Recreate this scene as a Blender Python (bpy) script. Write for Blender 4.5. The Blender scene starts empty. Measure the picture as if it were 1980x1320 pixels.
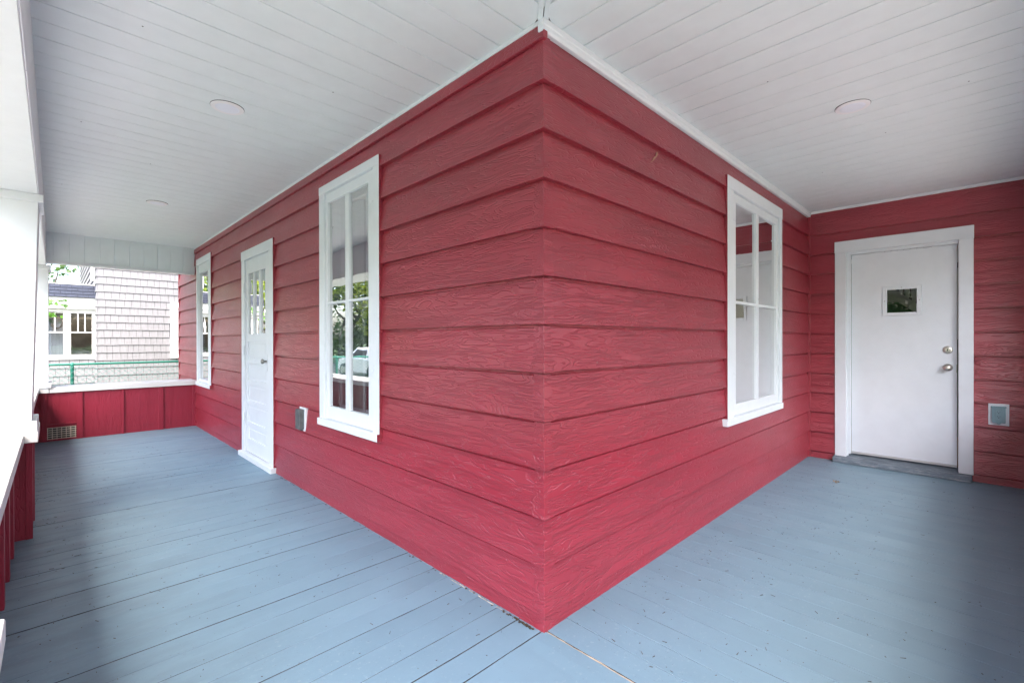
import bpy, math, random
from mathutils import Vector, Matrix
from math import radians as R, pi, sin, cos

rnd = random.Random(7)
S = bpy.context.scene
col = S.collection

# ------------------------------------------------------------------ camera, sky, sun, exposure
cam_d = bpy.data.cameras.new('camera')
cam = bpy.data.objects.new('camera', cam_d)
col.objects.link(cam)
S.camera = cam
cam_d.sensor_width = 36.0
cam_d.lens = 36.0 * 899.03 / 1980.0
cam_d.clip_start = 0.02
cam_d.clip_end = 600
_yaw, _pit, _rol = R(45.424), R(-0.130), R(-0.104)
_f = Vector((cos(_pit) * cos(_yaw), cos(_pit) * sin(_yaw), sin(_pit)))
_r = Vector((sin(_yaw), -cos(_yaw), 0))
_u = _r.cross(_f)
_r2 = _r * cos(_rol) + _u * sin(_rol)
_u2 = -_r * sin(_rol) + _u * cos(_rol)
cam.matrix_world = Matrix(((_r2.x, _u2.x, -_f.x, -1.4722), (_r2.y, _u2.y, -_f.y, -1.3049),
                           (_r2.z, _u2.z, -_f.z, 1.2217), (0, 0, 0, 1)))

SUN_EL, SUN_AZ = R(58), R(232)         # azimuth from +X towards +Y: veiled sun high in front of the porch corner
W = bpy.data.worlds.new('World')
S.world = W
W.use_nodes = True
wt = W.node_tree
wt.nodes.clear()
sky = wt.nodes.new('ShaderNodeTexSky')
sky.sky_type = 'NISHITA'
sky.sun_disc = False
sky.sun_elevation = SUN_EL
sky.sun_rotation = R(90) - SUN_AZ
sky.air_density = 1.0
sky.dust_density = 5.0
sky.ozone_density = 1.0
hs = wt.nodes.new('ShaderNodeHueSaturation')
hs.inputs['Saturation'].default_value = 1.0
bg = wt.nodes.new('ShaderNodeBackground')
bg.inputs['Strength'].default_value = 0.15
wo = wt.nodes.new('ShaderNodeOutputWorld')
wt.links.new(sky.outputs[0], hs.inputs['Color'])
wt.links.new(hs.outputs[0], bg.inputs[0])
wt.links.new(bg.outputs[0], wo.inputs[0])

sun_d = bpy.data.lights.new('sun', 'SUN')
sun_d.energy = 0.5
sun_d.angle = R(100)
sun_d.color = (1.0, 0.99, 0.975)
sun = bpy.data.objects.new('sun', sun_d)
col.objects.link(sun)
_sd = Vector((cos(SUN_EL) * cos(SUN_AZ), cos(SUN_EL) * sin(SUN_AZ), sin(SUN_EL)))
sun.rotation_euler = _sd.to_track_quat('Z', 'Y').to_euler()
sun.location = (20, 20, 30)

S.view_settings.view_transform = 'Standard'
S.view_settings.look = 'None'
S.view_settings.gamma = 1.0
S.view_settings.exposure = 2.95
S.view_settings.use_curve_mapping = False
S.render.engine = 'CYCLES'
S.cycles.use_denoising = True
S.cycles.max_bounces = 10
S.cycles.diffuse_bounces = 6
S.cycles.transparent_max_bounces = 24

# ------------------------------------------------------------------ material helpers
def new_mat(name):
    m = bpy.data.materials.new(name)
    m.use_nodes = True
    nt = m.node_tree
    return m, nt, nt.nodes['Principled BSDF']

def N(nt, t, **kw):
    n = nt.nodes.new(t)
    for k, v in kw.items():
        if k.startswith('i_'):
            n.inputs[int(k[2:])].default_value = v
        else:
            setattr(n, k, v)
    return n

def coords(nt, scale, rand=True):
    tc = N(nt, 'ShaderNodeTexCoord')
    src = tc.outputs['Object']
    if rand:
        oi = N(nt, 'ShaderNodeObjectInfo')
        mu = N(nt, 'ShaderNodeVectorMath', operation='MULTIPLY')
        cb = N(nt, 'ShaderNodeCombineXYZ')
        for k, f in enumerate((37.1, 11.7, 23.3)):
            mm = N(nt, 'ShaderNodeMath', operation='MULTIPLY')
            mm.inputs[1].default_value = f
            nt.links.new(oi.outputs['Random'], mm.inputs[0])
            nt.links.new(mm.outputs[0], cb.inputs[k])
        ad = N(nt, 'ShaderNodeVectorMath', operation='ADD')
        nt.links.new(src, ad.inputs[0])
        nt.links.new(cb.outputs[0], ad.inputs[1])
        src = ad.outputs[0]
    mp = N(nt, 'ShaderNodeMapping')
    mp.inputs['Scale'].default_value = scale
    nt.links.new(src, mp.inputs[0])
    return mp.outputs[0]

def ramp(nt, src, stops):
    r = N(nt, 'ShaderNodeValToRGB')
    e = r.color_ramp.elements
    while len(e) < len(stops):
        e.new(0.5)
    for k, (p, c) in enumerate(stops):
        e[k].position = p
        e[k].color = c if len(c) == 4 else (*c, 1)
    nt.links.new(src, r.inputs[0])
    return r.outputs[0]

def mixc(nt, fac, a, b):
    m = N(nt, 'ShaderNodeMix', data_type='RGBA')
    for s, i in ((fac, 0), (a, 6), (b, 7)):
        if hasattr(s, 'is_linked'):
            nt.links.new(s, m.inputs[i])
        else:
            m.inputs[i].default_value = s if i == 0 else (*s, 1)
    return m.outputs[2]

def noise(nt, vec, scale, detail=3, rough=.55, dist=0.0):
    n = N(nt, 'ShaderNodeTexNoise')
    n.inputs['Scale'].default_value = scale
    n.inputs['Detail'].default_value = detail
    n.inputs['Roughness'].default_value = rough
    n.inputs['Distortion'].default_value = dist
    nt.links.new(vec, n.inputs['Vector'])
    return n.outputs['Fac']

def bump(nt, bs, h, dist, strength=1.0, prev=None):
    b = N(nt, 'ShaderNodeBump')
    b.inputs['Distance'].default_value = dist
    b.inputs['Strength'].default_value = strength
    nt.links.new(h, b.inputs['Height'])
    if prev is not None:
        nt.links.new(prev, b.inputs['Normal'])
    nt.links.new(b.outputs[0], bs.inputs['Normal'])
    return b.outputs[0]

def simple(name, c, rough=.5, metal=0, var=.06, scale=(6, 6, 6), bmp=0.0, spec=.5):
    m, nt, b = new_mat(name)
    v = coords(nt, scale)
    n = noise(nt, v, 1.0, 5)
    lo = tuple(x * (1 - var) for x in c)
    hi = tuple(min(1, x * (1 + var)) for x in c)
    nt.links.new(ramp(nt, n, [(.3, lo), (.7, hi)]), b.inputs['Base Color'])
    b.inputs['Roughness'].default_value = rough
    b.inputs['Metallic'].default_value = metal
    b.inputs['Specular IOR Level'].default_value = spec
    if bmp:
        bump(nt, b, n, bmp)
    return m

def grain_height(nt, vec_lines, vec_fine):
    """embossed cedar grain: thin wandering grooves along the length of a board (contours of a stretched noise)"""
    n = noise(nt, vec_lines, 1.0, 2.3, .55, .35)
    mu = N(nt, 'ShaderNodeMath', operation='MULTIPLY'); mu.inputs[1].default_value = 19.0
    nt.links.new(n, mu.inputs[0])
    fr = N(nt, 'ShaderNodeMath', operation='PINGPONG'); fr.inputs[1].default_value = .5
    nt.links.new(mu.outputs[0], fr.inputs[0])
    g = N(nt, 'ShaderNodeMapRange', interpolation_type='SMOOTHSTEP')
    g.inputs['From Min'].default_value = 0.0
    g.inputs['From Max'].default_value = .19
    nt.links.new(fr.outputs[0], g.inputs['Value'])
    fine = noise(nt, vec_fine, 1.0, 2)
    ad = N(nt, 'ShaderNodeMath', operation='MULTIPLY_ADD')
    ad.inputs[1].default_value = .10
    nt.links.new(fine, ad.inputs[0])
    nt.links.new(g.outputs[0], ad.inputs[2])
    return ad.outputs[0]

def red_paint(name, c, vertical=False, depth=.0019, rough=.35, spec=.5):
    m, nt, b = new_mat(name)
    if vertical:
        a, f = (13, 13, 1.4), (60, 60, 6)
    else:
        a, f = (1.6, 5, 15), (14, 40, 110)
    h = grain_height(nt, coords(nt, a), coords(nt, f))
    n = noise(nt, coords(nt, (1.3, 1.3, 3)), 1.0, 4)
    lo = tuple(x * .9 for x in c); hi = tuple(x * 1.08 for x in c)
    nt.links.new(ramp(nt, n, [(.3, lo), (.7, hi)]), b.inputs['Base Color'])
    n2 = noise(nt, coords(nt, (3, 3, 9)), 1.0, 3)
    mr = N(nt, 'ShaderNodeMapRange')
    mr.inputs['To Min'].default_value = rough - .08
    mr.inputs['To Max'].default_value = rough + .10
    nt.links.new(n2, mr.inputs['Value'])
    nt.links.new(mr.outputs[0], b.inputs['Roughness'])
    b.inputs['Specular IOR Level'].default_value = spec
    bump(nt, b, h, depth)
    return m

RED = (.305, .023, .041)
M_red = red_paint('red_paint', RED, spec=.9)
M_redv = red_paint('red_paint_panel', (.27, .013, .036), vertical=True, depth=.0016, rough=.5)

def white_paint(name, c=(.80, .80, .79), rough=.42, chips=.0, bmp=.0006):
    m, nt, b = new_mat(name)
    v = coords(nt, (1, 1, 1))
    n = noise(nt, v, 9.0, 5)
    lo = tuple(x * .955 for x in c)
    cc = ramp(nt, n, [(.3, lo), (.65, c)])
    if chips:
        ch = noise(nt, v, 38.0, 4, .6)
        f = ramp(nt, ch, [(.73, (0, 0, 0)), (.75, (chips, chips, chips))])
        cc = mixc(nt, f, cc, (.20, .17, .14))
    nt.links.new(cc, b.inputs['Base Color'])
    b.inputs['Roughness'].default_value = rough
    n2 = noise(nt, v, 26.0, 4)
    bump(nt, b, n2, bmp)
    return m

M_white = white_paint('white_paint', (.73, .765, .80), chips=.7)
M_clean = white_paint('white_door_paint', (.70, .74, .785), rough=.38, bmp=.0003)
M_ceil = white_paint('ceiling_vinyl', (.715, .785, .805), rough=.45, bmp=.0003)
M_ceil_back = simple('ceiling_gap', (.16, .155, .15), .9)
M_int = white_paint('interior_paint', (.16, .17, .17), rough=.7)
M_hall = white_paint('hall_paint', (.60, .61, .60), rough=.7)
M_intfloor = simple('interior_floor', (.25, .16, .09), .5)

def floor_paint():
    m, nt, b = new_mat('blue_grey_deck_paint')
    v = coords(nt, (1, 1, 1))
    tc = N(nt, 'ShaderNodeTexCoord')
    ge = N(nt, 'ShaderNodeNewGeometry')
    pos = ge.outputs['Position']
    base = (.172, .275, .350)
    n = noise(nt, v, 2.2, 5)
    c = ramp(nt, n, [(.3, tuple(x * .92 for x in base)), (.7, tuple(x * 1.06 for x in base))])
    oi = N(nt, 'ShaderNodeObjectInfo')
    c = mixc(nt, ramp(nt, oi.outputs['Random'], [(0, (0, 0, 0)), (1, (.22, .22, .22))]), c, (.135, .230, .305))
    # scuffs: pale scratches and dark dirt flecks in patches
    patch = noise(nt, pos, 1.3, 3)
    sp = noise(nt, pos, 55.0, 3, .65)
    spk = N(nt, 'ShaderNodeMath', operation='MULTIPLY')
    nt.links.new(ramp(nt, sp, [(.60, (0, 0, 0)), (.66, (1, 1, 1))]), spk.inputs[0])
    nt.links.new(ramp(nt, patch, [(.48, (0, 0, 0)), (.7, (.38, .38, .38))]), spk.inputs[1])
    c = mixc(nt, spk.outputs[0], c, (.36, .43, .48))
    sd = noise(nt, pos, 120.0, 2, .6)
    dk = N(nt, 'ShaderNodeMath', operation='MULTIPLY')
    nt.links.new(ramp(nt, sd, [(.68, (0, 0, 0)), (.72, (1, 1, 1))]), dk.inputs[0])
    nt.links.new(ramp(nt, noise(nt, pos, .9, 4), [(.42, (.15, .15, .15)), (.7, (.8, .8, .8))]), dk.inputs[1])
    c = mixc(nt, dk.outputs[0], c, (.09, .10, .11))
    # grime trodden in along the outer rail
    sx = N(nt, 'ShaderNodeSeparateXYZ'); nt.links.new(pos, sx.inputs[0])
    edge = N(nt, 'ShaderNodeMapRange'); nt.links.new(sx.outputs['X'], edge.inputs['Value'])
    edge.inputs['From Min'].default_value = -1.6; edge.inputs['From Max'].default_value = -.55
    edge.inputs['To Min'].default_value = 1.0; edge.inputs['To Max'].default_value = 0.0
    gr = N(nt, 'ShaderNodeMath', operation='MULTIPLY')
    gm = N(nt, 'ShaderNodeMapping'); gm.inputs['Scale'].default_value = (3, 9, 1); nt.links.new(pos, gm.inputs[0])
    nt.links.new(edge.outputs[0], gr.inputs[0])
    nt.links.new(ramp(nt, noise(nt, gm.outputs[0], 1.0, 6, .7), [(.42, (0, 0, 0)), (.66, (.45, .45, .45))]), gr.inputs[1])
    c = mixc(nt, gr.outputs[0], c, (.085, .115, .14))
    nt.links.new(c, b.inputs['Base Color'])
    mr = N(nt, 'ShaderNodeMapRange')
    mr.inputs['To Min'].default_value = .38
    mr.inputs['To Max'].default_value = .60
    nt.links.new(noise(nt, v, 5, 4), mr.inputs['Value'])
    nt.links.new(mr.outputs[0], b.inputs['Roughness'])
    h = noise(nt, coords(nt, (3, 40, 40)), 1.0, 3)
    bump(nt, b, h, .0008)
    return m
M_floor = floor_paint()
M_sub = simple('subfloor_wood', (.045, .04, .038), .9, var=.5, scale=(30, 30, 30))
M_rawwood = simple('bare_wood', (.42, .33, .25), .8, var=.3, scale=(20, 20, 20))

def weathered_sill():
    m, nt, b = new_mat('weathered_sill_paint')
    v = coords(nt, (1, 1, 1))
    n = noise(nt, coords(nt, (9, 60, 60)), 1.0, 6, .7)
    c = ramp(nt, n, [(.36, (.08, .11, .14)), (.54, (.14, .18, .22)), (.70, (.34, .35, .36))])
    nt.links.new(c, b.inputs['Base Color'])
    b.inputs['Roughness'].default_value = .65
    bump(nt, b, n, .002)
    return m
M_sillw = weathered_sill()

def glass(name, boost=2.2, tint=(.93, .95, .95)):
    m = bpy.data.materials.new(name)
    m.use_nodes = True
    nt = m.node_tree
    nt.nodes.clear()
    fr = N(nt, 'ShaderNodeFresnel'); fr.inputs['IOR'].default_value = 1.52
    ge = N(nt, 'ShaderNodeNewGeometry')
    sub = N(nt, 'ShaderNodeMath', operation='SUBTRACT'); sub.inputs[0].default_value = 1.0
    nt.links.new(ge.outputs['Backfacing'], sub.inputs[1])
    mu = N(nt, 'ShaderNodeMath', operation='MULTIPLY', use_clamp=True); mu.inputs[1].default_value = boost
    nt.links.new(fr.outputs[0], mu.inputs[0])
    m2 = N(nt, 'ShaderNodeMath', operation='MULTIPLY', use_clamp=True)
    nt.links.new(mu.outputs[0], m2.inputs[0]); nt.links.new(sub.outputs[0], m2.inputs[1])
    tr = N(nt, 'ShaderNodeBsdfTransparent'); tr.inputs[0].default_value = (*tint, 1)
    gl = N(nt, 'ShaderNodeBsdfGlossy'); gl.inputs['Roughness'].default_value = 0.0
    # old glass: very slight waviness
    b = N(nt, 'ShaderNodeBump'); b.inputs['Distance'].default_value = .0005
    tc = N(nt, 'ShaderNodeTexCoord')
    nz = N(nt, 'ShaderNodeTexNoise'); nz.inputs['Scale'].default_value = 5.0; nz.inputs['Detail'].default_value = 1.0
    nt.links.new(tc.outputs['Object'], nz.inputs['Vector'])
    nt.links.new(nz.outputs['Fac'], b.inputs['Height'])
    nt.links.new(b.outputs[0], gl.inputs['Normal'])
    mx = N(nt, 'ShaderNodeMixShader')
    out = N(nt, 'ShaderNodeOutputMaterial')
    nt.links.new(m2.outputs[0], mx.inputs[0]); nt.links.new(tr.outputs[0], mx.inputs[1]); nt.links.new(gl.outputs[0], mx.inputs[2])
    nt.links.new(mx.outputs[0], out.inputs[0])
    return m
M_glass = glass('window_glass', 6.0)
M_glass_in = glass('inner_glass', 1.0)
M_steel = simple('satin_nickel', (.55, .52, .48), .28, metal=1.0, var=.05)
M_oldmetal = simple('tarnished_metal', (.38, .36, .33), .4, metal=1.0, var=.2)
M_galv = simple('grey_cast_metal', (.13, .145, .15), .5, metal=.4, var=.2, scale=(25, 25, 25), bmp=.0006)
M_teal = simple('grey_teal_plastic', (.20, .32, .36), .35, var=.12, scale=(20, 20, 20))
M_dark = simple('dark_slot', (.015, .016, .018), .8)
M_lens = simple('lamp_lens', (.74, .78, .86), .35, var=.01)
M_trim_lamp = simple('lamp_trim', (.78, .78, .80), .4, var=.01)
M_vent = simple('vent_cream_paint', (.62, .58, .50), .5, var=.1)

# ------------------------------------------------------------------ mesh helpers
class MB:
    def __init__(self):
        self.v = []; self.f = []
    def box(self, x0, x1, y0, y1, z0, z1):
        if x0 > x1: x0, x1 = x1, x0
        if y0 > y1: y0, y1 = y1, y0
        if z0 > z1: z0, z1 = z1, z0
        b = len(self.v)
        self.v += [(x0, y0, z0), (x1, y0, z0), (x1, y1, z0), (x0, y1, z0), (x0, y0, z1), (x1, y0, z1), (x1, y1, z1), (x0, y1, z1)]
        self.f += [tuple(b + i for i in q) for q in ((0, 3, 2, 1), (4, 5, 6, 7), (0, 1, 5, 4), (1, 2, 6, 5), (2, 3, 7, 6), (3, 0, 4, 7))]
        return self
    def prism(self, lo, hi):
        """two polygons of the same length; lo counter-clockwise seen from hi"""
        b = len(self.v); n = len(lo)
        self.v += list(lo) + list(hi)
        self.f.append(tuple(b + i for i in reversed(range(n))))
        self.f.append(tuple(b + n + i for i in range(n)))
        for i in range(n):
            j = (i + 1) % n
            self.f.append((b + i, b + j, b + n + j, b + n + i))
        return self
    def tube(self, p, q, r0, r1=None, n=8):
        r1 = r0 if r1 is None else r1
        p = Vector(p); q = Vector(q); d = (q - p).normalized()
        a = d.orthogonal().normalized(); c = d.cross(a)
        lo = [tuple(p + (a * cos(2 * pi * k / n) + c * sin(2 * pi * k / n)) * r0) for k in range(n)]
        hi = [tuple(q + (a * cos(2 * pi * k / n) + c * sin(2 * pi * k / n)) * r1) for k in range(n)]
        return self.prism(lo, hi)
    def lathe(self, prof, origin, axis, n=24):
        """prof: list of (radius, distance along axis)"""
        o = Vector(origin); d = Vector(axis).normalized(); a = d.orthogonal().normalized(); c = d.cross(a)
        b = len(self.v); m = len(prof)
        for (r, t) in prof:
            for k in range(n):
                self.v.append(tuple(o + d * t + (a * cos(2 * pi * k / n) + c * sin(2 * pi * k / n)) * r))
        for i in range(m - 1):
            for k in range(n):
                j = (k + 1) % n
                self.f.append((b + i * n + k, b + i * n + j, b + (i + 1) * n + j, b + (i + 1) * n + k))
        self.f.append(tuple(b + k for k in reversed(range(n))))
        self.f.append(tuple(b + (m - 1) * n + k for k in range(n)))
        return self
    def mesh(self, name, mat, smooth=False):
        me = bpy.data.meshes.new(name)
        me.from_pydata(self.v, [], self.f)
        me.update()
        if mat: me.materials.append(mat)
        if smooth:
            me.polygons.foreach_set('use_smooth', [True] * len(me.polygons))
        return me
    def build(self, name, mat, parent=None, loc=(0, 0, 0), rz=0.0, bevel=0.0, smooth=False):
        o = bpy.data.objects.new(name, self.mesh(name, mat, smooth))
        return put(o, parent, loc, rz, bevel)

def put(o, parent=None, loc=(0, 0, 0), rz=0.0, bevel=0.0):
    col.objects.link(o)
    o.parent = parent
    o.location = loc
    o.rotation_euler = (0, 0, rz)
    if bevel:
        bv = o.modifiers.new('bevel', 'BEVEL')
        bv.width = bevel; bv.segments = 2; bv.limit_method = 'ANGLE'; bv.harden_normals = False
    return o

def inst(name, me, parent=None, loc=(0, 0, 0), rz=0.0):
    return put(bpy.data.objects.new(name, me), parent, loc, rz)

def thing(name, label, cat, loc=(0, 0, 0), group=None, rz=0):
    o = bpy.data.objects.new(name, None)
    put(o, None, loc, rz)
    o.empty_display_size = .2
    o['label'] = label; o['category'] = cat
    if group: o['group'] = group
    return o

def tag(o, label, cat, group=None):
    o['label'] = label; o['category'] = cat
    if group: o['group'] = group
    return o

def structure(o):
    o['kind'] = 'structure'
    return o

def stuff(o):
    o['kind'] = 'stuff'
    return o

# ------------------------------------------------------------------ ground
GZ = -0.55
def grass_mat():
    m, nt, b = new_mat('lawn_grass')
    ge = N(nt, 'ShaderNodeNewGeometry')
    n = noise(nt, ge.outputs['Position'], 1.4, 6, .65)
    n2 = noise(nt, ge.outputs['Position'], 60, 3, .6)
    c = ramp(nt, n, [(.3, (.05, .10, .025)), (.7, (.09, .155, .04))])
    c = mixc(nt, ramp(nt, n2, [(.35, (.5, .5, .5)), (.65, (0, 0, 0))]), c, (.035, .08, .012))
    nt.links.new(c, b.inputs['Base Color'])
    b.inputs['Roughness'].default_value = .9
    bump(nt, b, n2, .03)
    return m
M_grass = grass_mat()
M_asph = simple('asphalt', (.055, .055, .058), .9, var=.25, scale=(20, 20, 20), bmp=.004)
M_conc = simple('concrete', (.34, .32, .29), .85, var=.15, scale=(4, 4, 4), bmp=.003)
structure(MB().box(-200, 200, -200, 200, GZ - .3, GZ).build('ground', M_grass))
structure(MB().box(-14.5, -8.6, -150, 150, GZ - .1, GZ + .006).build('road', M_asph))
structure(MB().box(-8.6, -8.45, -150, 150, GZ - .1, GZ + .11).build('kerb', M_conc))
structure(MB().box(-7.0, 9, -7.5, -2.6, GZ - .1, GZ + .012).build('driveway', M_conc))
structure(MB().box(-3.7, -2.3, -2.6, 30, GZ - .1, GZ + .014).build('bounce_slab', M_conc))  # concrete strip added so less green light bounces up from the lawn
structure(MB().box(-7.4, -6.2, -150, 150, GZ - .1, GZ + .02).build('pavement', M_conc))

# ------------------------------------------------------------------ the red house
house = thing('red_house', 'red clapboard house with white trimmed porch wrapped round its corner and blue grey porch floor', 'house')
LR, YE, YK = 4.19, 7.89, 6.70       # door wall plane, far end of the house, end knee wall
CZ = 2.555                          # ceiling
PITCH, Z0 = .203, .074
TH = .14                            # sheathing thickness

# openings per wall (along-coordinate a,b and z0,z1), as cut in sheathing and siding
OPEN_L = [(1.385, 2.19, .61, 2.33), (3.345, 4.265, 0.0, 2.12), (5.72, 6.475, .61, 2.31)]
OPEN_R = [(1.995, 3.165, .63, 2.34)]
OPEN_D = [(-1.195, -.285, 0.0, 2.15)]   # y of the door wall

def subtract(a, b, cuts):
    iv = [(a, b)]
    for (c, d) in cuts:
        nx = []
        for (p, q) in iv:
            if d <= p or c >= q: nx.append((p, q)); continue
            if c > p: nx.append((p, c))
            if d < q: nx.append((d, q))
        iv = nx
    return iv

def wall_sheathing(a, b, z0, z1, opens, put_box):
    """solid wall with openings as boxes; put_box(a,b,z0,z1)"""
    xs = sorted({a, b} | {o[0] for o in opens} | {o[1] for o in opens})
    for p, q in zip(xs, xs[1:]):
        mid = (p + q) / 2
        zz = subtract(z0, z1, [(o[2], o[3]) for o in opens if o[0] < mid < o[1]])
        for (s, t) in zz: put_box(p, q, s, t)

def out_at(z, zb):
    return .028 - .0215 * min(1.15, max(0, (z - zb) / PITCH))

def board_mesh(segs, zb, top):
    """one lap siding board; segs = [(xa, xb, za, zt)], local x along, -y outward, z up relative to zb"""
    b = MB()
    for (xa, xb, za, zt) in segs:
        oa, ot = out_at(za, zb), out_at(zt, zb)
        zs = zb + PITCH - .017
        if zt > zs > za:
            prof = [(-oa, za), (.0, za), (.0, zt), (.006, zt), (.006, zs), (-out_at(zs, zb), zs)]
            prof = [(-oa, za), (.0, za), (.0, zt), (-.0006, zt), (-.0006, zs + .003), (-out_at(zs, zb), zs)]
        else:
            prof = [(-oa, za), (.0, za), (.0, zt), (-ot, zt)]
        lo = [(xa, a_, c_ - zb) for a_, c_ in prof]
        hi = [(xb, a_, c_ - zb) for a_, c_ in prof]
        b.prism(lo, hi)
    return b

def siding(parent, a, b, opens, to_local, loc_of, rz, ztop):
    k = -1
    while True:
        zb = Z0 + PITCH * k
        if zb >= ztop - .02: break
        za = max(zb, -.03)
        zt = min(zb + PITCH + .012, ztop)
        full = [(o[0], o[1]) for o in opens if o[2] <= za + .001 and o[3] >= zt - .014]
        part = [o for o in opens if not (o[2] <= za + .001 and o[3] >= zt - .014) and o[2] < zt and o[3] > za]
        for (p, q) in subtract(a, b, full):
            cuts = [o for o in part if o[0] < q and o[1] > p]
            xs = sorted({p, q} | {min(max(o[0], p), q) for o in cuts} | {min(max(o[1], p), q) for o in cuts})
            segs = []
            for s, t in zip(xs, xs[1:]):
                mid = (s + t) / 2
                for (zs, ze) in subtract(za, zt, [(o[2], o[3]) for o in cuts if o[0] < mid < o[1]]):
                    if ze - zs > .016:
                        u0, u1 = to_local(s, p, q), to_local(t, p, q)
                        segs.append((min(u0, u1), max(u0, u1), zs, ze))
            if segs:
                me = board_mesh(segs, zb, ztop).mesh('siding_board', M_red)
                inst('siding_board', me, parent, loc_of(p, q, zb + rnd.uniform(-.0012, .0012)), rz)
        k += 1

ROT = -pi / 2
# left wall: plane x = 0, along y
mb = MB()
wall_sheathing(.0, YE, -.05, 2.72, OPEN_L, lambda p, q, s, t: mb.box(.001, .10, p, q, s, t))
wl = mb.build('wall', M_red, house)
siding(wl, .0, YE, OPEN_L, lambda y, p, q: q - y, lambda p, q, z: (0, q, z), ROT, 2.475)
# frieze strip under the ceiling of the left wall
MB().box(-.027, 0, -.027, YE, 2.478, 2.535).build('frieze_board', M_red, wl, bevel=.003)
# right wall: plane y = 0, along x
mb = MB()
wall_sheathing(.0, LR, -.05, 2.72, OPEN_R, lambda p, q, s, t: mb.box(max(p, .101), q, .001, .10, s, t))
wr = mb.build('wall', M_red, house)
siding(wr, .0, LR, OPEN_R, lambda x, p, q: x - p, lambda p, q, z: (p, 0, z), 0, 2.51)
# door wall: plane x = LR, along y (negative)
DY = -4.2
mb = MB()
wall_sheathing(DY, .14, -.05, 2.72, OPEN_D, lambda p, q, s, t: mb.box(LR + .001, LR + .10, p, q, s, t))
wd = mb.build('wall', M_red, house)
siding(wd, DY, .0, OPEN_D, lambda y, p, q: q - y, lambda p, q, z: (LR, q, z), ROT, 2.53)
MB().box(LR - .030, LR, -.030, 0, -.01, 2.502).build('corner_board', M_red, wd, bevel=.002)
mb = MB()
wall_sheathing(TH, YE - TH, -.05, 2.72, OPEN_L, lambda p, q, s, t: mb.box(.101, TH, p, q, s, t))
wall_sheathing(TH, LR, -.05, 2.72, OPEN_R, lambda p, q, s, t: mb.box(p, q, .101, TH, s, t))
wall_sheathing(DY + TH, .14, -.05, 2.72, OPEN_D, lambda p, q, s, t: mb.box(LR + .101, LR + TH, p, q, s, t))
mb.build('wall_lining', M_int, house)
# folded metal corner caps on the outside corner, one per course
for k in range(-1, 12):
    zb = Z0 + PITCH * k
    za = max(zb, -.02); zt = min(zb + PITCH - .009, 2.51)
    oa, ot = out_at(za, zb) + .0016, out_at(zt, zb) + .0016
    l1, l2 = .043 + rnd.uniform(-.002, .002), .036 + rnd.uniform(-.002, .002)
    za -= .003
    lo = [(-oa, l1, za), (-oa, -oa, za), (l2, -oa, za), (l2, 0, za), (0, 0, za), (0, l1, za)]
    hi = [(-ot, l1, zt), (-ot, -ot, zt), (l2, -ot, zt), (l2, 0, zt), (0, 0, zt), (0, l1, zt)]
    o = MB().prism([(x, y, z - zb) for x, y, z in lo], [(x, y, z - zb) for x, y, z in hi]).build('corner_cap', M_red, wr, (0, 0, zb), bevel=.0008)
MB().box(-.024, .09, YE - .001, YE + .03, -.1, 4.9).build('corner_board', M_red, wl)

# upper storey, wing, roof: what the porch hides but other viewpoints and the light need
up = MB()
up.box(.0, 11, .0, YE, 2.74, 4.9)
up.box(LR, 11, DY, -.001, 2.74, 4.9)
up.build('upper_wall', M_red, house)
bk = MB()
bk.box(TH, 11, YE - TH, YE, -.05, 2.74)
# unseen far side wall, two openings added to let daylight into the rooms
for (p, q) in ((DY, -3.2), (-1.6, 2.0), (3.4, YE - TH)):
    bk.box(11 - TH, 11, p, q, -.05, 2.74)
for (p, q) in ((-3.2, -1.6), (2.0, 3.4)):
    bk.box(11 - TH, 11, p, q, -.05, .8); bk.box(11 - TH, 11, p, q, 2.2, 2.74)
for (p, q) in ((LR + TH, 5.0), (7.9, 11)):
    bk.box(p, q, DY, DY + TH, -.05, 2.74)
bk.box(5.0, 7.9, DY, DY + TH, -.05, .5); bk.box(5.0, 7.9, DY, DY + TH, 2.4, 2.74)  # wide opening added in this unseen wall to light the hall
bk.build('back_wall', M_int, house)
M_roof = simple('dark_roof_shingle', (.06, .06, .07), .9, var=.3, scale=(3, 12, 12), bmp=.01)
rf = MB()
e = .5
A = [(-e, DY - e, 4.9), (11 + e, DY - e, 4.9), (11 + e, YE + e, 4.9), (-e, YE + e, 4.9)]
B = [(4.5, 0, 7.6), (6.5, 0, 7.6), (6.5, 3.5, 7.6), (4.5, 3.5, 7.6)]
rf.prism(A, B)
rf.build('roof', M_roof, house)
# interior rooms
it = MB()
it.box(TH, 10.8, TH, YE - TH, -.06, .0 - .01)
it.box(LR + TH, 10.8, DY + TH, TH, -.06, -.01)
it.build('interior_floor', M_intfloor, house)
it = MB()
it.box(TH, 10.8, TH + .001, YE - TH, 2.60, 2.66)
it.box(LR + TH, 10.8, DY + TH, TH - .001, 2.60, 2.66)
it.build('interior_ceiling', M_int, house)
it = MB()
it.box(TH + .001, 4.3, 3.2, 3.3, 0, 2.6)
it.box(4.33, 4.43, .16, 3.2, 0, 2.6)
it.box(TH + .001, 4.3, 5.2, 5.3, 0, 2.6)
it.box(4.43, 10.8, .16, .26, 0, 2.6)
it.build('interior_wall', M_int, house)
it = MB()
it.box(7.6, 7.7, -2.6, .15, 0, 2.59)
it.build('interior_wall', M_hall, house)

M_drape = simple('pale_drape', (.62, .64, .62), .9, var=.05, scale=(4, 4, 1))
M_shade = simple('dark_shade', (.04, .045, .045), .8)
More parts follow.
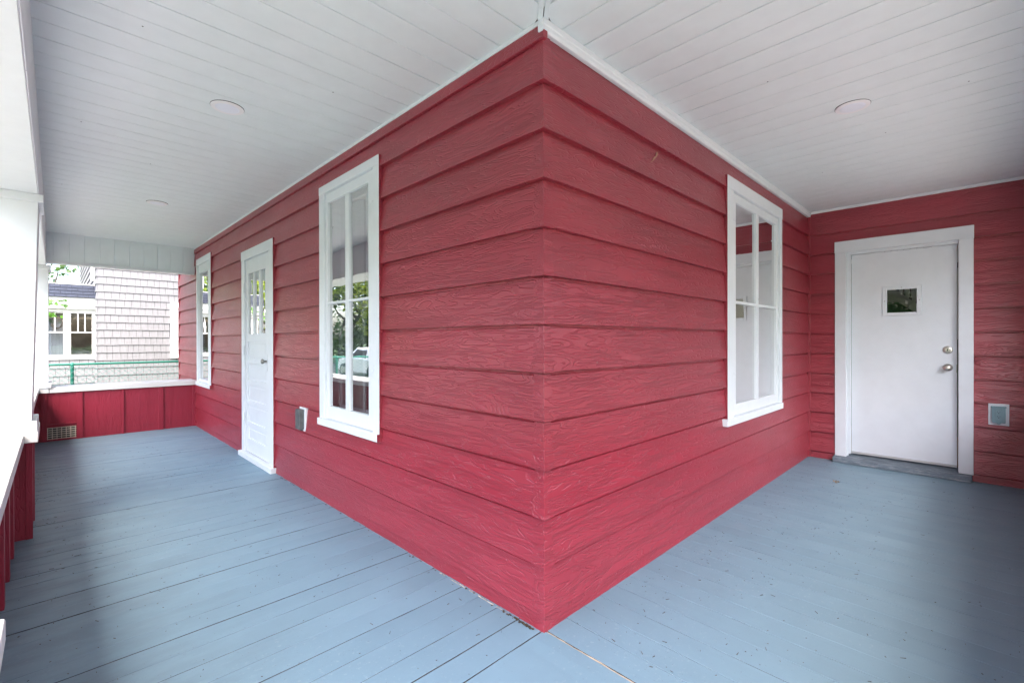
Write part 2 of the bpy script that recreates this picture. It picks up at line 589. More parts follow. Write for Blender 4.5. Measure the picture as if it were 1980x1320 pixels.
# ------------------------------------------------------------------ windows of the red house
def ring(b, x0, x1, z0, z1, wl_, wr_, wb_, wt_, y0, y1):
    b.box(x0, x0 + wl_, y0, y1, z0, z1)
    b.box(x1 - wr_, x1, y0, y1, z0, z1)
    b.box(x0 + wl_, x1 - wr_, y0, y1, z0, z0 + wb_)
    b.box(x0 + wl_, x1 - wr_, y0, y1, z1 - wt_, z1)
    return b

def red_sides(o, xa, xb, za, zb):
    """the edges of a casing carry the red wall paint"""
    for x_ in (xa - .0062, xb + .0042):
        MB().box(x_, x_ + .002, -.0335, .0, za, zb).build('casing_edge', M_red, o)

def window(label, loc, rz, w, z0, z1, lite, muntin_w=.055, bar=(1.492, 1.510), cl=.08, ct=.085, sill=(-.02, .02), single=False, clr=None):
    clr = cl if clr is None else clr
    """local x along the wall, -y outwards. lite=(x0,x1,z0,z1) visible glass"""
    c = MB()
    c.box(-.004, cl, -.034, .0, z0 + .03, z1 - ct)
    c.box(w - clr, w + .004, -.034, .0, z0 + .03, z1 - ct)
    c.box(-.004, w + .004, -.036, .0, z1 - ct, z1)
    o = c.build('window', M_white, house, loc, rz, bevel=.0025)
    if label: o['label'] = label
    red_sides(o, 0, w, z0 - .0, z1)
    MB().box(sill[0], w + sill[1], -.048, .0, z0 - .02, z0 + .03).build('sill', M_white, o, bevel=.003)
    MB().box(w + sill[1] + .0003, w + sill[1] + .002, -.047, .0, z0 - .018, z0 + .028).build('sill_end', M_red, o)
    j = MB()
    ring(j, cl - .03, w - clr + .03, z0 + .031, z1 - ct + .03, .022, .022, .022, .022, .001, TH + .02)
    j.build('jamb', M_white, o)
    x0, x1, a, b = lite
    g = .0035
    s = MB()
    xa, xb, za, zb = cl + g, w - clr - g, z0 + .03 + g, z1 - ct - g
    s.box(xa, x0, -.017, .012, za, zb)
    s.box(x1, xb, -.017, .012, za, zb)
    s.box(x0, x1, -.0165, .012, za, a)
    s.box(x0, x1, -.0165, .012, b, zb)
    s.build('sash', M_white, o, bevel=.002)
    xm = (x0 + x1) / 2
    h = muntin_w / 2
    if single:
        MB().box(x0 + .0005, x1 - .0005, .0, .003, a + .0005, b - .0005).build('pane', M_glass, o)
        MB().box(cl, w - clr, .10, .11, z0 + .05, z1 - ct).build('window_shade', M_shade, o)
        return o
    MB().box(xm - h, xm + h, -.015, .011, a, b).build('muntin', M_white, o, bevel=.0025)
    for (p, q) in ((x0, xm - h), (xm + h, x1)):
        MB().box(p, q, -.0145, .0105, bar[0], bar[1]).build('muntin', M_white, o, bevel=.0025)
        for (s0, s1) in ((a, bar[0]), (bar[1], b)):
            MB().box(p + .0005, q - .0005, .000, .003, s0 + .0005, s1 - .0005).build('pane', M_glass, o)
    # the older double-hung sash behind the storm panel
    s = MB()
    ring(s, cl - .005, w - clr + .005, z0 + .054, 1.50, .075, .075, .075, .04, .075, .100)
    ring(s, cl - .005, w - clr + .005, 1.46, z1 - ct + .005, .075, .075, .04, .06, .103, .128)
    xm2 = w / 2 + .03
    s.box(xm2 - .014, xm2 + .014, .078, .098, z0 + .13, 1.46)
    s.box(xm2 - .014, xm2 + .014, .106, .125, 1.50, z1 - ct - .055)
    s.build('inner_sash', M_white, o, bevel=.002)
    MB().box(cl + .07, w - clr - .07, .086, .089, z0 + .129, 1.46).build('inner_pane', M_glass_in, o)
    MB().box(cl + .07, w - clr - .07, .114, .117, 1.50, z1 - ct - .055).build('inner_pane', M_glass_in, o)
    # pale drapes at both sides, inside the room
    for (d0, d1) in ((cl - .02, cl + .13), (w - clr - .15, w - clr + .02)):
        fr_ = []
        nf = 9
        for i in range(nf + 1):
            fr_.append((d0 + (d1 - d0) * i / nf, .20 + (.018 if i % 2 else -.006)))
        dm = MB()
        dm.prism([(x_, y_, z0 + .06) for x_, y_ in fr_] + [(x_, y_ + .006, z0 + .06) for x_, y_ in reversed(fr_)],
                 [(x_, y_, z1 - .08) for x_, y_ in fr_] + [(x_, y_ + .006, z1 - .08) for x_, y_ in reversed(fr_)])
        dm.build('drape', M_drape, o)
    # turn buttons that hold the storm panel
    for (px_, pz) in ((cl, z0 + .35), (cl, z1 - .3), (w - clr, z0 + .42), (w - clr, z1 - .28)):
        MB().box(px_ - .013, px_ + .013, -.039, -.034, pz - .006, pz + .006).build('turn_button', M_white, o, bevel=.002)
    return o

window('white four pane window nearest the house corner on the long wall', (0, 2.24, 0), ROT, .905, .61, 2.379,
       (.115, .74, .736, 2.247), bar=(1.491, 1.508), ct=.06, sill=(-.016, -.002))
window('narrow looking white window beside the end knee wall', (0, 6.515, 0), ROT, .835, .622, 2.365,
       (.075, .60, .69, 2.17), single=True, cl=.05, sill=(-.004, -.002))
window('wide white four pane window on the short wall by the plain door', (1.925, 0, 0), 0, 1.263, .632, 2.392,
       (.198, 1.147, .747, 2.237), muntin_w=.062, bar=(1.492, 1.513), cl=.118, clr=.052, ct=.09, sill=(-.04, -.016))

# ------------------------------------------------------------------ left door: three panes over horizontal panels
def old_door():
    y1 = 4.31; w = 1.01
    o = bpy.data.objects.new('door', None)
    put(o, house, (0, y1, 0), ROT)
    o['label'] = 'old white door with three narrow panes above stacked panels'
    L = lambda y: y1 - y
    c = MB()
    c.box(0, .105, -.033, .0, .05, 2.075)
    c.box(w - .125, w, -.033, .0, .05, 2.075)
    c.box(-.006, w + .006, -.035, .0, 2.075, 2.172)
    c.build('frame', M_white, o, bevel=.003)
    red_sides(o, -.003, w + .003, .05, 2.172)
    j = MB()
    ring(j, .07, w - .06, .052, 2.11, .025, .025, .02, .025, .001, TH)
    j.build('jamb', M_white, o)
    MB().box(-.035, w + .012, -.062, .0, -.004, .048).build('threshold', M_white, o, bevel=.006)
    # slab
    x0, x1 = .108, w - .128
    gx0, gx1 = L(4.125), L(3.583)
    sl = MB()
    sl.box(x0, gx0 - .02, -.014, .022, .056, 2.072)
    sl.box(gx1 + .022, x1, -.014, .022, .056, 2.072)
    px0, px1 = gx0 - .02, gx1 + .022
    rails = [(.056, .235), (.545, .60), (.765, .815), (.985, 1.03), (1.225, 1.296), (1.935, 2.096)]
    panels = [(.235, .345), (.345, .545), (.60, .765), (.815, .985), (1.03, 1.225)]
    rails = [(.056, .20), (.325, .375), (.555, .605), (.765, .815), (.985, 1.03), (1.215, 1.296), (1.927, 2.072)]
    for (a, b) in rails: sl.box(px0, px1, -.0135, .022, a, b)
    sl.box(px0, gx0, -.0132, .022, 1.296, 1.927)
    sl.box(gx1, px1, -.0132, .022, 1.296, 1.927)
    sl.build('door_slab', M_white, o, bevel=.0025)
    for (a, b) in [(.20, .325), (.375, .555), (.605, .765), (.815, .985), (1.03, 1.215)]:
        p = MB().box(px0 - .005, px1 + .005, -.002, .010, a - .004, b + .004)
        p.box(px0 + .03, px1 - .03, -.006, .0, a + .025, b - .025)
        p.build('door_panel', M_white, o, bevel=.003)
    n = 3; mw = .055
    pw = (gx1 - gx0 - (n - 1) * mw) / n
    for k in range(n):
        a = gx0 + k * (pw + mw)
        MB().box(a, a + pw, .0, .003, 1.297, 1.926).build('pane', M_glass, o)
        if k < n - 1:
            MB().box(a + pw, a + pw + mw, -.012, .02, 1.297, 1.926).build('muntin', M_white, o, bevel=.0025)
    kn = MB()
    kn.lathe([(.010, 0), (.010, .022), (.016, .026), (.023, .033), (.024, .041), (.021, .049), (.009, .053)], (L(3.535), -.014, 1.025), (0, -1, 0), 20)
    kn.build('knob', M_oldmetal, o, smooth=True)
    MB().box(L(3.535) - .022, L(3.535) + .022, -.017, -.0138, .93, 1.09).build('knob_plate', M_white, o, bevel=.001)
    for z in (.42, 1.12, 1.78):
        h = MB().tube((.1065, -.038, z - .05), (.1065, -.038, z + .05), .007, n=10)
        h.box(.075, .104, -.0355, -.033, z - .045, z + .045)
        h.build('hinge', M_white, o)
old_door()

# ------------------------------------------------------------------ right door: plain slab with a little window
def plain_door():
    o = bpy.data.objects.new('door', None)
    put(o, house, (LR, 0, 0), ROT)
    o['label'] = 'plain white door with one small square pane and deadbolt'
    # local x = -y
    c = MB()
    c.box(.246, .340, -.032, .0, .055, 2.095)
    c.box(1.150, 1.243, -.032, .0, .055, 2.095)
    c.box(.243, 1.246, -.034, .0, 2.095, 2.207)
    c.build('frame', M_clean, o, bevel=.003)
    j = MB()
    j.box(.30, .352, .0005, TH, .06, 2.10)
    j.box(1.146, 1.19, .0005, TH, .06, 2.10)
    j.box(.352, 1.146, .0005, TH, 2.083, 2.13)
    # stop and weatherstrip
    j.box(.352, .372, .0, .034, .085, 2.083)
    j.box(.372, 1.146, .0, .034, 2.068, 2.0835)
    j.build('jamb', M_clean, o, bevel=.002)
    x0, x1, z0, z1 = .374, 1.138, .108, 2.066
    a, b, g0, g1 = .648, .872, 1.475, 1.700
    s = MB()
    s.box(x0, a, .036, .078, z0, z1)
    s.box(b, x1, .036, .078, z0, z1)
    s.box(a, b, .036, .078, z0, g0)
    s.box(a, b, .036, .078, g1, z1)
    s.build('door_slab', M_clean, o)
    f = MB()
    ring(f, a - .030, b + .030, g0 - .028, g1 + .028, .034, .034, .032, .032, .026, .0358)
    f.build('pane_frame', M_clean, o, bevel=.003)
    MB().box(a, b, .055, .059, g0, g1).build('pane', M_glass_in2, o)
    for (px_, pz) in ((a - .015, 1.59), (b + .015, 1.59), ((a + b) / 2, g1 + .014)):
        MB().lathe([(.004, 0), (.004, .0015)], (px_, .026, pz), (0, -1, 0), 8).build('screw', M_oldmetal, o)
    sw = MB()
    sw.box(x0, x1, .030, .070, .088, .107)
    sw.build('door_sweep', simple('grey_sweep', (.45, .46, .47), .5), o, bevel=.002)
    t = MB()
    t.prism([(.236, -.105, 0), (1.236, -.105, 0), (1.236, .10, 0), (.236, .10, 0)],
            [(.236, -.095, .046), (1.236, -.095, .046), (1.236, .10, .082), (.236, .10, .082)])
    t.build('threshold', M_sillw, o, bevel=.006)
    kd = MB()
    kd.lathe([(.034, 0), (.034, .006), (.030, .011), (.021, .013), (.020, .028), (.018, .031), (.006, .0312)], (1.078, .036, 1.130), (0, -1, 0), 28)
    kd.build('deadbolt', M_steel, o, smooth=False, bevel=.001)
    MB().box(1.074, 1.082, .003, .006, 1.120, 1.140).build('keyhole', M_dark, o)
    kn = MB()
    kn.lathe([(.034, 0), (.034, .005), (.030, .010), (.013, .013), (.013, .036), (.021, .042), (.028, .052), (.029, .062), (.025, .072), (.014, .077), (.004, .078)], (1.078, .036, .972), (0, -1, 0), 28)
    kn.build('knob', M_steel, o, smooth=True)
    st = MB().box(1.134, 1.1385, .034, .036, .93, 1.0)
    st.build('strike_plate', M_oldmetal, o)
M_glass_in2 = glass('door_pane_glass', 1.2)
plain_door()
# two small painted-over catch plates left on the siding beside the plain door
for z in (1.040, .944):
    c = MB().box(.003, .035, -.030, 0, -.032, .032)
    c.box(.012, .026, -.040, -.029, -.008, .010)
    c.build('catch_plate', M_red, wd, (LR, -1.25, z), ROT, bevel=.002)

# ------------------------------------------------------------------ porch floor
XI, YI = -1.655, -1.580              # inner faces of the two long knee walls
pf = MB()
pf.box(-2.0, -.0, -1.95, 7.05, -.16, -.030)
pf.box(.0, LR + .1, -1.95, .0, -.16, -.0302)
floor = pf.build('porch_floor', M_sub, house)

def plank(L, w, seed, jag=.0012, n=14):
    """board of length L (x), width w (y 0..w), top at z=0 with worn, slightly uneven edges"""
    r = random.Random(seed)
    v = []; f = []
    b = .0011
    for i in range(n + 1):
        x = L * i / n
        e0, e1 = r.uniform(0, jag), r.uniform(0, jag)
        z = r.uniform(-.0005, .0005)
        v += [(x, e0, -.028), (x, e0, z - b), (x, e0 + b, z), (x, w - e1 - b, z + r.uniform(-.0004, .0004)), (x, w - e1, z - b), (x, w - e1, -.028)]
    for i in range(n):
        a = i * 6; c = a + 6
        for k in range(5):
            f.append((a + k, c + k, c + k + 1, a + k + 1))
    f.append((0, 1, 2, 3, 4, 5)); f.append(tuple(n * 6 + k for k in (5, 4, 3, 2, 1, 0)))
    m = MB(); m.v = v; m.f = [tuple(reversed(q)) for q in f]
    me = m.mesh('floor_board', M_floor)
    me.materials.append(M_sub)                 # unpainted, dirt-filled edges in the joints
    for i, p in enumerate(me.polygons):
        if i < n * 5 and i % 5 in (0, 4): p.material_index = 1
    return me

PW = .1285
LV = [plank(-XI - .004, PW - (.0012, .0014, .0018, .0022, .0030)[k], 100 + k, jag=.0016) for k in range(5)]
y = .004; k = 0
while y < YK:
    o = inst('floor_board', LV[rnd.randrange(5)], floor, (XI, y, rnd.uniform(-.0014, .0006)))
    o.rotation_euler = (rnd.uniform(-.006, .006), 0, 0)
    y += PW; k += 1
RV = [plank(-YI - .010, PW - .0009, 200 + k, jag=.0006) for k in range(5)]
x = .006
while x < LR - .02:
    w = PW
    o = inst('floor_board', RV[rnd.randrange(5)], floor, (x + PW, YI, rnd.uniform(-.0005, .0003)), pi / 2)
    x += PW
# plain corner of the floor, three wide boards with filled joints
LC = -XI - .004
for i, (ya, yb) in enumerate(((-1.58, -1.05), (-1.05, -.53), (-.53, -.0005))):
    inst('floor_board', plank(LC, yb - ya - .0003, 300 + i, jag=.0004 if i < 2 else .0024, n=26), floor, (XI, ya, 0))
# torn caulk in the joint that runs on from the corner, and along the foot of the left wall
def caulk(name, pts, mat, parent):
    """a lumpy bead along pts"""
    b = MB()
    r = random.Random(len(pts))
    for p, q in zip(pts, pts[1:]):
        b.tube(p, q, r.uniform(.0016, .0034), r.uniform(.0016, .0034), 5)
    return b.build(name, mat, parent)
pts = [(.001 + rnd.uniform(-.0015, .0015), -.02 - .045 * i, -.0015 + rnd.uniform(-.0025, .0005)) for i in range(24)]
caulk('joint_filler', pts, M_rawwood, floor)
M_caulk = simple('old_caulk', (.40, .36, .31), .85, var=.7, scale=(70, 70, 70))
for (i0, i1) in ((0, 3), (4, 9), (10, 12), (13, 19), (21, 23)):
    pts = [(-.0262 + rnd.uniform(-.002, .001), .20 + .022 * i, .0005 + rnd.uniform(-.001, .001)) for i in range(i0, i1 + 1)]
    caulk('caulk_bead', pts, M_caulk, floor)
# dark crumbs swept into the foot of the wall by the corner
M_crumb = simple('wall_foot_crumbs', (.06, .045, .03), .9, var=.6, scale=(80, 80, 80))
cb = MB()
for i in range(110):
    y = .03 + abs(rnd.gauss(0, .09)) if i < 70 else rnd.uniform(.02, 3.2)
    x = -.028 - abs(rnd.gauss(0, .004))
    L = rnd.uniform(.001, .0035)
    cb.box(x - L, x + L, y - L * 1.4, y + L * 1.2, .0008, .001 + L)
stuff(cb.build('crumbs', M_crumb, floor))

# ------------------------------------------------------------------ porch ceiling
pc = MB()
pc.box(-1.95, -.0, -1.95, 7.05, CZ + .014, CZ + .05)
pc.box(.0, LR, -1.95, -.0, CZ + .0141, CZ + .05)
ceil = pc.build('porch_ceiling', M_ceil_back, house)
CP = .1518
def ceil_board(p0, q0, p1, q1, w, seam):
    """underside board between x ranges [p0,q0] at its near edge and [p1,q1] at its far edge (y=0..w); seam: deeper first edge"""
    g = .0050 if seam else .0034
    d = .011 if seam else .008
    t = g + .0014
    prof = [(0, d), (g, d), (t, 0), (w - .0016, 0), (w - .0004, .004), (w, .004), (w, .0142), (0, .0142)]
    lo = []; hi = []
    for (yy, zz) in prof:
        f = yy / w
        lo.append((p0 + (p1 - p0) * f, yy, zz)); hi.append((q0 + (q1 - q0) * f, yy, zz))
    return MB().prism(hi, lo).mesh('ceiling_board', M_ceil)
XB, YB = -1.536, -1.536
def clampd(v): return min(max(v, XB), 0)
full = [ceil_board(XB, 0, XB, 0, CP, s) for s in (0, 1)]
y = .083 - CP * 11; i = 0
while y < YK:
    if y >= 0:
        inst('ceiling_board', full[i % 2], ceil, (0, y, CZ))
    elif y + CP > YB:
        ya = max(y, YB); w = y + CP - ya
        me = ceil_board(XB, clampd(ya), XB, clampd(ya + w), w, i % 2)
        inst('ceiling_board', me, ceil, (0, ya, CZ))
    y += CP; i += 1
# right porch: the same boards turned, running along y; local x = -y ... rotation -90: local (x,y) -> world (y,-x)
CP2 = .1544
full = [ceil_board(0, -YB, 0, -YB, CP2, s) for s in (0, 1)]
x = .085 - CP2 * 11; i = 1
while x < LR - .03:
    w = min(CP2, LR - .001 - x)
    if x >= 0 and w == CP2:
        inst('ceiling_board', full[i % 2], ceil, (x, 0, CZ), ROT)
    elif x >= 0:
        inst('ceiling_board', ceil_board(0, -YB, 0, -YB, w, i % 2), ceil, (x, 0, CZ), ROT)
    elif x + CP2 > XB:
        xa = max(x, XB); w = x + CP2 - xa
        me = ceil_board(-clampd(xa), -YB, -clampd(xa + w), -YB, w, i % 2)
        inst('ceiling_board', me, ceil, (xa, 0, CZ), ROT)
    x += CP2; i += 1
# double strip over the mitre
s = MB()
n_ = Vector((1, -1, 0)).normalized()
for (o0, o1, h) in ((-.024, -.003, .007), (.001, .022, .006)):
    a = Vector((-.02, -.02, 0)); b = Vector((-1.52, -1.52, 0))
    lo = [tuple(a + n_ * o0 + Vector((0, 0, CZ - h))), tuple(b + n_ * o0 + Vector((0, 0, CZ - h))), tuple(b + n_ * o1 + Vector((0, 0, CZ - h))), tuple(a + n_ * o1 + Vector((0, 0, CZ - h)))]
    hi = [(p[0], p[1], CZ + .006) for p in lo]
    s.prism(lo, hi)
s.build('mitre_strip', M_ceil, ceil, bevel=.002)
# edge trims against the walls
MB().box(-.030, -.001, -.004, YK, 2.536, 2.5552).build('ceiling_trim', M_white, ceil, bevel=.004)
t = MB()
prof = [(-.001, 2.503), (-.022, 2.503), (-.030, 2.512), (-.030, 2.526), (-.034, 2.530), (-.034, 2.5535), (-.001, 2.5535)]
t.prism([(-.034, y, z) for y, z in prof][::-1], [(LR - .001, y, z) for y, z in prof][::-1])
t.build('ceiling_trim', M_white, ceil, bevel=.002)
MB().box(LR - .026, LR - .001, YB, -.036, 2.531, 2.5545).build('ceiling_trim', M_white, ceil, bevel=.003)

# ------------------------------------------------------------------ beams
def beam(x0, x1, y0, y1, zb=2.19, zt=2.74):
    return MB().box(x0, x1, y0, y1, zb, zt).build('porch_beam', M_white, house, bevel=.003)
beam(-1.96, -1.540, -1.96, 7.06, 2.142)
beam(-1.539, LR, -1.96, -1.541)
MB().box(-1.5402, -1.535, -1.53, YK, 2.148, 2.5545).build('beam_face_board', M_white, house, bevel=.002)
MB().box(-1.53, LR - .03, -1.5412, -1.536, 2.196, 2.5545).build('beam_face_board', M_white, house, bevel=.002)
eb = beam(-1.5389, -.001, YK + .012, 7.04, 2.205, 2.74)
xs = [-1.535, -1.48, -1.337, -1.194, -1.047, -.904, -.752, -.599, -.447, -.302, -.158, -.022]
for a, b in zip(xs, xs[1:]):
    pb = MB()
    g = .004
    pb.prism([(a, YK + .0118, 2.208), (a, YK + .006, 2.208), (a + g, YK, 2.208), (b - g, YK, 2.208), (b, YK + .006, 2.208), (b, YK + .0118, 2.208)],
             [(a, YK + .0118, 2.5545), (a, YK + .006, 2.5545), (a + g, YK, 2.5545), (b - g, YK, 2.5545), (b, YK + .006, 2.5545), (b, YK + .0118, 2.5545)])
    pb.build('beam_panel', M_ceil, eb)
MB().box(-1.534, -.022, YK - .012, YK + .03, 2.176, 2.2045).build('beam_trim', M_white, eb, bevel=.003)
# porch roof over everything
pr = MB()
pr.prism([(-2.4, -2.4, 2.741), (11, -2.4, 2.741), (11, -.0, 2.741), (-.0, -.0, 2.741), (-.0, 7.5, 2.741), (-2.4, 7.5, 2.741)],
         [(-2.4, -2.4, 2.80), (11, -2.4, 2.80), (11, -.0, 3.1), (-.0, -.0, 3.1), (-.0, 7.5, 3.1), (-2.4, 7.5, 2.80)])
pr.build('porch_roof', M_roof, house)

# ------------------------------------------------------------------ knee walls, caps, pier, columns
M_cap = white_paint('cap_white_paint', (.70, .70, .69), rough=.5, chips=.8, bmp=.001)
def knee_wall(x0, x1, y0, y1):
    return MB().box(x0, x1, y0, y1, GZ, .592).build('knee_wall', M_redv, house)
# long wall on the left
kl = knee_wall(-1.90, XI, -.25, YK - .001)
for yc in (.45, .80, 1.15, 1.50, 1.85, 2.20, 2.55, 3.65, 4.05, 4.45, 4.85, 5.25, 5.65, 6.05, 6.45):
    MB().box(XI - .002, XI + .019, yc - .03, yc + .03, .0, .588).build('batten', M_redv, kl, bevel=.003)
MB().box(-1.95, -1.604, -.30, YK - .04, .592, .652).build('cap', M_cap, kl, bevel=.005)
# pier that carries the near column
pk = MB().box(-1.93, -1.575, 2.842, 3.26, -.02, .599).build('pier', M_redv, house)
MB().box(-1.60, -1.568, 2.837, 2.862, -.005, .598).build('batten', M_redv, pk, bevel=.003)
MB().box(-1.60, -1.568, 3.235, 3.262, -.005, .598).build('batten', M_redv, pk, bevel=.003)
MB().box(-1.96, -1.543, 2.785, 3.315, .600, .661).build('cap', M_cap, pk, bevel=.005)
# pier by the steps, only its cap corner shows
pk = MB().box(-1.93, -1.585, -.26, .09, -.02, .599).build('pier', M_redv, house)
MB().box(-1.96, -1.545, -.30, .122, .600, .650).build('cap', M_cap, pk, bevel=.006)

def column(xr, y0, y1, xl, zb=.661, zt=2.19, dx_top=.036):
    """square column whose inner face leans: wider at the top"""
    o = MB()
    o.prism([(xl, y0, zb), (xr, y0, zb), (xr, y1, zb), (xl, y1, zb)],
            [(xl, y0, zt), (xr + dx_top, y0, zt), (xr + dx_top, y1, zt), (xl, y1, zt)])
    c = o.build('column', M_white, house, bevel=.003)
    MB().box(xl - .02, xr + .026, y0 - .024, y1 + .024, zb + .0005, zb + .062).build('base_trim', M_white, c, bevel=.004)
    MB().box(xl - .02, xr + dx_top + .022, y0 - .022, y1 + .022, 2.092, 2.141).build('capital', M_white, c, bevel=.003)
    return c
column(-1.574, 2.87, 3.24, -1.92, zt=2.1415)
column(-1.521, 6.66, 7.04, -1.90, zb=.655, zt=2.1415, dx_top=.004)
column(-1.575, -1.93, -1.578, -1.93, zb=.655, dx_top=.0)
column(4.05, -1.93, -1.578, 3.70, zb=.655, dx_top=.0)

# end knee wall with battens and the vent
ke = MB()
vx0, vx1, vz0, vz1 = -1.535, -1.275, .02, .165
ke.box(-1.95, vx0, YK, 7.0, GZ, .592)
ke.box(vx1, -.001, YK, 7.0, GZ, .592)
ke.box(vx0, vx1, YK, 7.0, vz1, .592)
ke.box(vx0, vx1, YK, 7.0, GZ, vz0)
ke.box(vx0, vx1, YK + .08, 7.0, vz0, vz1)
ke = ke.build('knee_wall', M_redv, house)
for xc, w in ((-1.560, .05), (-1.243, .058), (-.822, .022), (-.419, .058), (-.030, .05)):
    MB().box(xc - w / 2, xc + w / 2, YK - .019, YK + .001, .0, .588).build('batten', M_redv, ke, bevel=.003)
MB().box(vx0, vx1 + .004, YK - .022, YK + .001, vz1 + .030, vz1 + .044).build('vent_ledge', M_redv, ke, bevel=.002)
MB().box(-1.515, -.003, YK - .035, 7.05, .592, .655).build('cap', M_cap, ke, bevel=.005)
MB().box(-1.60, -1.516, YK - .045, 7.05, .592, .6545).build('cap', M_cap, ke, bevel=.005)
vg = MB()
for k in range(6):
    z = vz0 + .004 + k * (vz1 - vz0 - .014) / 5
    vg.box(vx0, vx1, YK - .004, YK + .008, z, z + .0075)
for k in range(7):
    xx = vx0 + .002 + k * (vx1 - vx0 - .014) / 6
    vg.box(xx, xx + .006, YK - .006, YK + .006, vz0, vz1)
vg.build('vent_grille', M_vent, ke)
MB().box(vx0, vx1, YK + .06, YK + .079, vz0, vz1).build('vent_backing', M_dark, ke)
# knee wall along the right porch, just out of the frame
kr = knee_wall(-.6, LR + .3, -1.90, YI)
x = -.3
while x < LR - .1:
    MB().box(x - .03, x + .03, YI - .002, YI + .019, .0, .588).build('batten', M_redv, kr, bevel=.003)
    x += .40
MB().box(-.65, LR - .03, -1.95, -1.548, .592, .652).build('cap', M_cap, kr, bevel=.005)

# ------------------------------------------------------------------ recessed lamps and outlets
def lamp(label, x, y, dz, tilt):
    t = thing('ceiling_lamp', label, 'ceiling light', (x, y, CZ), 'recessed lamps in the porch ceiling')
    m = MB(); m.lathe([(.060, -.005), (.062, -.0065), (.080, -.005), (.083, -.002), (.083, .004)], (0, 0, 0), (0, 0, 1), 40)
    a = m.build('trim_ring', M_trim_lamp, t, smooth=False)
    m = MB(); m.lathe([(.004, -.0082), (.030, -.0080), (.050, -.0072), (.0615, -.0055), (.0615, -.003)], (0, 0, 0), (0, 0, 1), 40)
    b = m.build('lens', M_lens, t, smooth=True)
    m = MB(); m.lathe([(.0835, .0), (.0845, .0), (.0845, .006), (.0835, .006)], (0, 0, -.0004), (0, 0, 1), 40)
    m.build('rim_shade', M_dark, t)  # black ring stands in for the shade between trim and ceiling
    t.rotation_euler = tilt
    t.location.z -= dz
lamp('round white ceiling lamp nearest the house corner over the long porch', -.762, 1.730, .002, (.010, .008, 0))
lamp('round white ceiling lamp far down the long porch', -.758, 4.295, .002, (.012, .0, 0))
lamp('round white ceiling lamp over the short porch by the plain door', 1.787, -.777, .002, (-.008, -.008, 0))

o = thing('outlet_cover', 'dark grey outlet cover standing proud of its white plate by the window', 'outlet', (0, 2.605, .582))
o.rotation_euler = (0, 0, ROT)
MB().box(-.066, .066, -.027, -.002, -.099, .099).build('wall_plate', M_white, o, bevel=.004)
b = MB(); b.box(-.048, .040, -.068, -.0275, -.078, .084)
b.build('cover', M_galv, o, bevel=.006)
b = MB(); b.tube((-.052, -.037, .075), (.046, -.037, .075), .007, n=8); b.box(-.014, .006, -.040, -.024, -.093, -.077)
b.build('cover_hinge', M_galv, o)

o = thing('outlet_cover', 'grey green outlet cover on a white square plate by the plain door', 'outlet', (LR, -1.392, .594))
o.rotation_euler = (0, 0, ROT)
MB().box(-.061, .061, -.0281, -.002, -.091, .091).build('wall_plate', M_clean, o, bevel=.003)
# cover with a scalloped lower lip
top = [(-.042, .062), (-.042, -.062), (-.034, -.069), (-.018, -.068), (-.010, -.073), (-.006, -.080), (.006, -.080), (.010, -.073), (.018, -.066), (.032, -.069), (.040, -.064), (.040, .062)]
b = MB()
b.prism([(x, -.056, z) for x, z in top], [(x, -.0282, z) for x, z in top])
b.build('cover', M_teal, o, bevel=.003)
b = MB(); b.tube((-.046, -.040, .064), (.044, -.040, .064), .0065, n=8)
b.build('cover_hinge', M_teal, o)
b = MB(); b.box(-.018, .020, -.0585, -.0562, -.040, .042)
b.build('raised_panel', M_teal, o, bevel=.001)
for zz in (.018, -.020):
    for (dx, dz, w, h) in ((-.007, .008, .003, .007), (.007, .008, .003, .006), (0, -.004, .006, .006)):
        MB().box(dx - w / 2, dx + w / 2, -.0595, -.0584, zz + dz - h / 2, zz + dz + h / 2).build('outlet_slot', M_dark, o)

# ------------------------------------------------------------------ litter on the floor
M_litter = simple('plant_litter', (.055, .040, .03), .9, var=.5, scale=(50, 50, 50))
lb = MB()
for i in range(1100):
    if i % 2: x, y = rnd.uniform(.1, 4.0), -abs(rnd.gauss(.0, .7)) - .05
    else: x, y = rnd.uniform(-1.6, -.03), rnd.uniform(-1.0, 5.5)
    if i < 130: x, y = -1.6 + abs(rnd.gauss(0, .3)), rnd.uniform(.5, 4.8)
    if y < -1.55 or x > -.03 > -y and y > -.03 or x < -1.63: continue
    a = rnd.uniform(0, pi); L = rnd.choice((.0015, .002, .002, .003, .003, .004, .006, .010)); w = rnd.uniform(.0006, .0015)
    c, s_ = cos(a), sin(a)
    p = [(-L, -w), (L, -w * .4), (L, w * .4), (-L, w)]
    q = [(x + c * u - s_ * v, y + s_ * u + c * v) for u, v in p]
    lb.prism([(u, v, .0012) for u, v in q], [(u, v, .0024 + rnd.uniform(0, .001)) for u, v in q])
stuff(lb.build('floor_litter', M_litter))
# crumpled dry leaf by the plain door
M_dry = simple('dry_leaf', (.30, .20, .10), .8, var=.4, scale=(60, 60, 60))
lf = MB()
for k in range(9):
    a = k * .7 + rnd.uniform(-.2, .2); r = rnd.uniform(.012, .026)
    c = Vector((rnd.uniform(-.01, .01), rnd.uniform(-.01, .01), .008))
    p = [c, c + Vector((cos(a) * r, sin(a) * r, rnd.uniform(-.006, .012))), c + Vector((cos(a + .5) * r * .9, sin(a + .5) * r * .9, rnd.uniform(-.006, .008)))]
    lo = [tuple(q) for q in p]; hi = [(q[0], q[1], q[2] + .0012) for q in lo]
    lf.prism(lo, hi)
tag(lf.build('dry_leaf', M_dry, loc=(3.291, -.419, .003)), 'crumpled dry brown leaf on the blue floor before the plain door', 'leaf')
